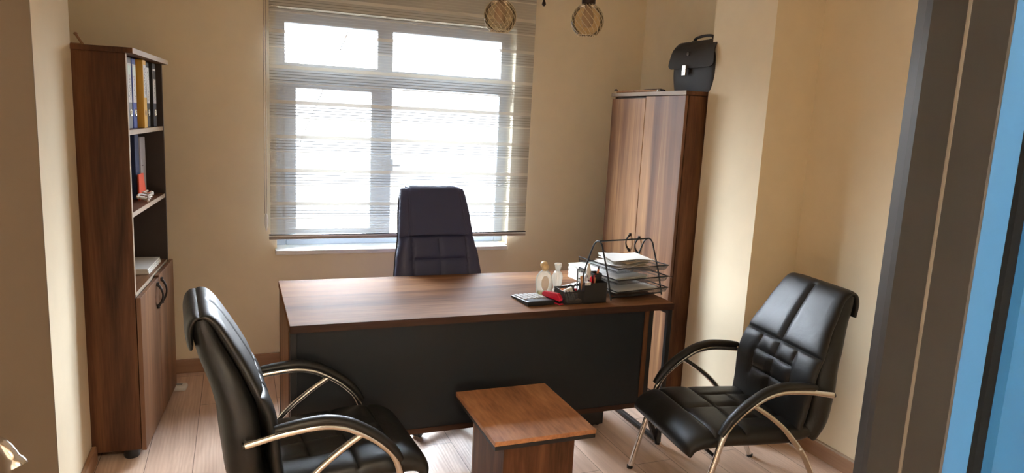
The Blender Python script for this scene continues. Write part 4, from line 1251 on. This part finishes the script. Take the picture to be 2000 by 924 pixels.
# three tier letter tray
tr = thing('letter_tray', 'three tier black mesh letter tray at the right end of the desk', 'letter tray', (1.850, 3.062, ZD), math.radians(9))
TW, TD = 0.165, 0.150
for s in (-1, 1):
    lp = MB()
    lp.tube(catmull([(s * TW, -0.130, 0.003), (s * TW, -0.090, 0.12), (s * TW, -0.045, 0.225), (s * TW, -0.028, 0.262), (s * TW, 0.0, 0.276), (s * TW, 0.028, 0.262), (s * TW, 0.050, 0.225), (s * TW, 0.095, 0.12), (s * TW, 0.130, 0.003)], 6), 0.0042, 10)
    lp.build('frame_loop', 'steel_black', tr)
for y_, z_ in ((0, 0.276), (-0.125, 0.014), (0.125, 0.014)):
    MB().tube([(-TW, y_, z_), (TW, y_, z_)], 0.0040, 10).build('cross_bar', 'steel_black', tr)
tiers = []
for k, (z, yo) in enumerate(((0.026, 0.0), (0.084, 0.004), (0.140, 0.010))):
    a, b = TW - 0.006 + 0.012, TD
    ti = MB()
    x0, x1, y0, y1 = -TW + 0.006, TW - 0.006, -b + yo - 0.01, b + yo
    zt = z + 0.026
    e = 0.014
    rimp = [(x0 - 0.004, y0 - e), (x1 + 0.004, y0 - e), (x1 + 0.004, y1), (x0 - 0.004, y1)]
    # floor and sloping walls
    def quad(p):
        vv = [ti.bm.verts.new(q) for q in p]
        ti.bm.faces.new(vv)
    quad([(x0, y0, z), (x1, y0, z), (x1, y1, z), (x0, y1, z)])
    quad([(x0, y0, z), (x1, y0, z), (x1 + 0.004, y0 - e, zt), (x0 - 0.004, y0 - e, zt)])
    quad([(x0, y0, z), (x0, y1, z), (x0 - 0.004, y1, zt), (x0 - 0.004, y0 - e, zt)])
    quad([(x1, y0, z), (x1, y1, z), (x1 + 0.004, y1, zt), (x1 + 0.004, y0 - e, zt)])
    tier = ti.build('tier', 'wire_mesh', tr, smooth=False)
    MB().tube([(x0 - 0.004, y1, zt), (x0 - 0.004, y0 - e, zt), (x1 + 0.004, y0 - e, zt), (x1 + 0.004, y1, zt)], 0.0030, 8).tube([(x0 - 0.004, y1, zt), (x0, y1, z), (x1, y1, z), (x1 + 0.004, y1, zt)], 0.0024, 8).build('rim_wire', 'steel_black', tier)
    tiers.append(z)
def tpos(x, y, z):
    a = math.radians(9)
    return (1.850 + x * math.cos(a) - y * math.sin(a), 3.062 + x * math.sin(a) + y * math.cos(a), ZD + z)
def sheet_stack(label, x, y, z, w_, l_, n, rz, mats, cat='papers', wave=0.004, thick=0.0016, jit=0.006, turn=0.10):
    t = thing('paper_pile', label, cat, tpos(x, y, z), math.radians(9) + rz)
    for k in range(n):
        sm_ = MB()
        N = 10
        a = random.uniform(-turn, turn)
        ox, oy = random.uniform(-jit, jit), random.uniform(-jit, jit)
        top, bot = [], []
        zz = 0.001 + k * (thick + wave * 0.55)
        for i in range(N + 1):
            rt, rb2 = [], []
            for j in range(N + 1):
                u, v = i / N - 0.5, j / N - 0.5
                px, py = u * w_, v * l_
                X_ = px * math.cos(a) - py * math.sin(a) + ox
                Y_ = px * math.sin(a) + py * math.cos(a) + oy
                hgt = wave * (0.5 + 0.5 * math.sin(u * 5 + k * 1.7) * math.cos(v * 4 + k))
                rt.append(sm_.bm.verts.new((X_, Y_, zz + hgt + thick)))
                rb2.append(sm_.bm.verts.new((X_, Y_, zz + hgt)))
            top.append(rt)
            bot.append(rb2)
        for i in range(N):
            for j in range(N):
                sm_.bm.faces.new((top[i][j], top[i + 1][j], top[i + 1][j + 1], top[i][j + 1]))
                sm_.bm.faces.new((bot[i][j], bot[i][j + 1], bot[i + 1][j + 1], bot[i + 1][j]))
        for i in range(N):
            sm_.bm.faces.new((top[i][0], bot[i][0], bot[i + 1][0], top[i + 1][0]))
            sm_.bm.faces.new((top[i][N], top[i + 1][N], bot[i + 1][N], bot[i][N]))
            sm_.bm.faces.new((top[0][i], top[0][i + 1], bot[0][i + 1], bot[0][i]))
            sm_.bm.faces.new((top[N][i], bot[N][i], bot[N][i + 1], top[N][i + 1]))
        sm_.build('sheet', mats[k % len(mats)], t)
    return t
random.seed(11)
sheet_stack('crumpled white receipts heaped in the top tray', 0.0, 0.0, tiers[2] + 0.001, 0.215, 0.190, 9, 0.06, ['paper', 'paper', 'receipt', 'paper'], wave=0.009, thick=0.0010, jit=0.028, turn=0.45)
sheet_stack('pale green papers in the middle tray jutting out at the back', -0.035, 0.045, tiers[1] + 0.003, 0.225, 0.300, 5, 0.0, ['paper', 'paper_green'], wave=0.003)
sheet_stack('white papers in the lowest tray', 0.01, 0.0, tiers[0] + 0.001, 0.250, 0.240, 5, 0.0, ['paper'], wave=0.003)
# papers on the desk left of the tray
t = thing('paper_pile', 'pale green paper pile jutting left behind the letter tray', 'papers', (1.855, 3.335, ZD), math.radians(4), )
for k in range(10):
    MB().box(-0.115 + 0.002 * (k % 3), 0.10, -0.11 + 0.003 * (k % 4), 0.12, 0.0078 * k, 0.0078 * k + 0.007).build('sheet', ('paper', 'paper_green', 'paper')[k % 3] if k < 9 else 'paper_green', t, smooth=False)
t = thing('flyer', 'white flyer with a blue picture lying at the left of the papers', 'flyer', (1.705, 3.215, ZD), math.radians(-62))
MB().box(-0.07, 0.05, -0.10, 0.11, 0.0, 0.002).build('sheet', 'paper', t, smooth=False)
MB().box(-0.045, 0.01, 0.03, 0.08, 0.002, 0.0024).build('picture', 'paper_print', t, smooth=False)

# ------------------------------------------------------------------ chandelier
LC = Vector((1.119, 2.580, 0))
cd = thing('chandelier', 'dark bronze chandelier with amber swirl glass globes hanging from the ceiling', 'chandelier', (LC.x, LC.y, 0))
MB().lathe([(0.004, 2.046), (0.008, 2.052), (0.007, 2.060), (0.004, 2.066), (0.005, 2.074), (0.022, 2.078), (0.030, 2.090), (0.026, 2.12), (0.012, 2.15), (0.008, 2.18), (0.008, H - 0.03), (0.06, H - 0.025), (0.06, H)], (0, 0, 0), 24).build('stem', 'brass', cd)
ga, gb = Vector((0.961, 2.636, 0)) - LC, Vector((1.277, 2.511, 0)) - LC
for q in (ga, gb):
    d = q.normalized()
    Lq = q.length
    ar = MB()
    ar.tube(catmull([d * 0.01 + Vector((0, 0, 2.13)), d * (Lq * 0.45) + Vector((0, 0, 2.135)), d * (Lq * 0.8) + Vector((0, 0, 2.175)), d * (Lq * 0.97) + Vector((0, 0, 2.155)), d * Lq + Vector((0, 0, 2.11))], 6), 0.007, 10)
    arm_o = ar.build('arm', 'brass', cd)
    MB().lathe([(0.010, 2.125), (0.024, 2.115), (0.0275, 2.085), (0.0265, 2.062), (0.012, 2.058)], q, 20).build('lamp_socket', 'brass', arm_o)
    prof = []
    for i in range(25):
        th = math.radians(24 + i * (146 - 24) / 24)
        prof.append((0.0625 * math.sin(th), 1.998 + 0.0660 * math.cos(th)))
    gl = MB()
    gl.shell(prof, q, 72, flute=0.0022, nfl=18)
    gls = gl.build('glass_globe', 'amber', cd)
    rb_ = MB()
    for k in range(16):
        pts = []
        for i in range(26):
            s = i / 25
            th = math.radians(26 + s * (143 - 26))
            ph = 2 * PI * k / 16 + s * 1.9
            pts.append((q.x + 0.0632 * math.sin(th) * math.cos(ph), q.y + 0.0632 * math.sin(th) * math.sin(ph), 1.998 + 0.0667 * math.cos(th)))
        rb_.tube(pts, 0.0011, 6)
    rb_.build('swirl_ribs', 'amber_rib', gls)
    rim = MB()
    rr = 0.0625 * math.sin(math.radians(146))
    rim.tube([(q.x + rr * math.cos(2 * PI * k / 72), q.y + rr * math.sin(2 * PI * k / 72), 1.998 + 0.0660 * math.cos(math.radians(146)) + 0.0022 * math.cos(18 * 2 * PI * k / 72)) for k in range(72)], 0.0016, 6, closed=True)
    rim.build('rim', 'amber_rib', gls)
    MB().lathe([(0.012, 2.060), (0.013, 2.046), (0.020, 2.026), (0.023, 2.010), (0.022, 1.990), (0.015, 1.976), (0.003, 1.972)], q, 24).build('bulb', 'frost', cd)
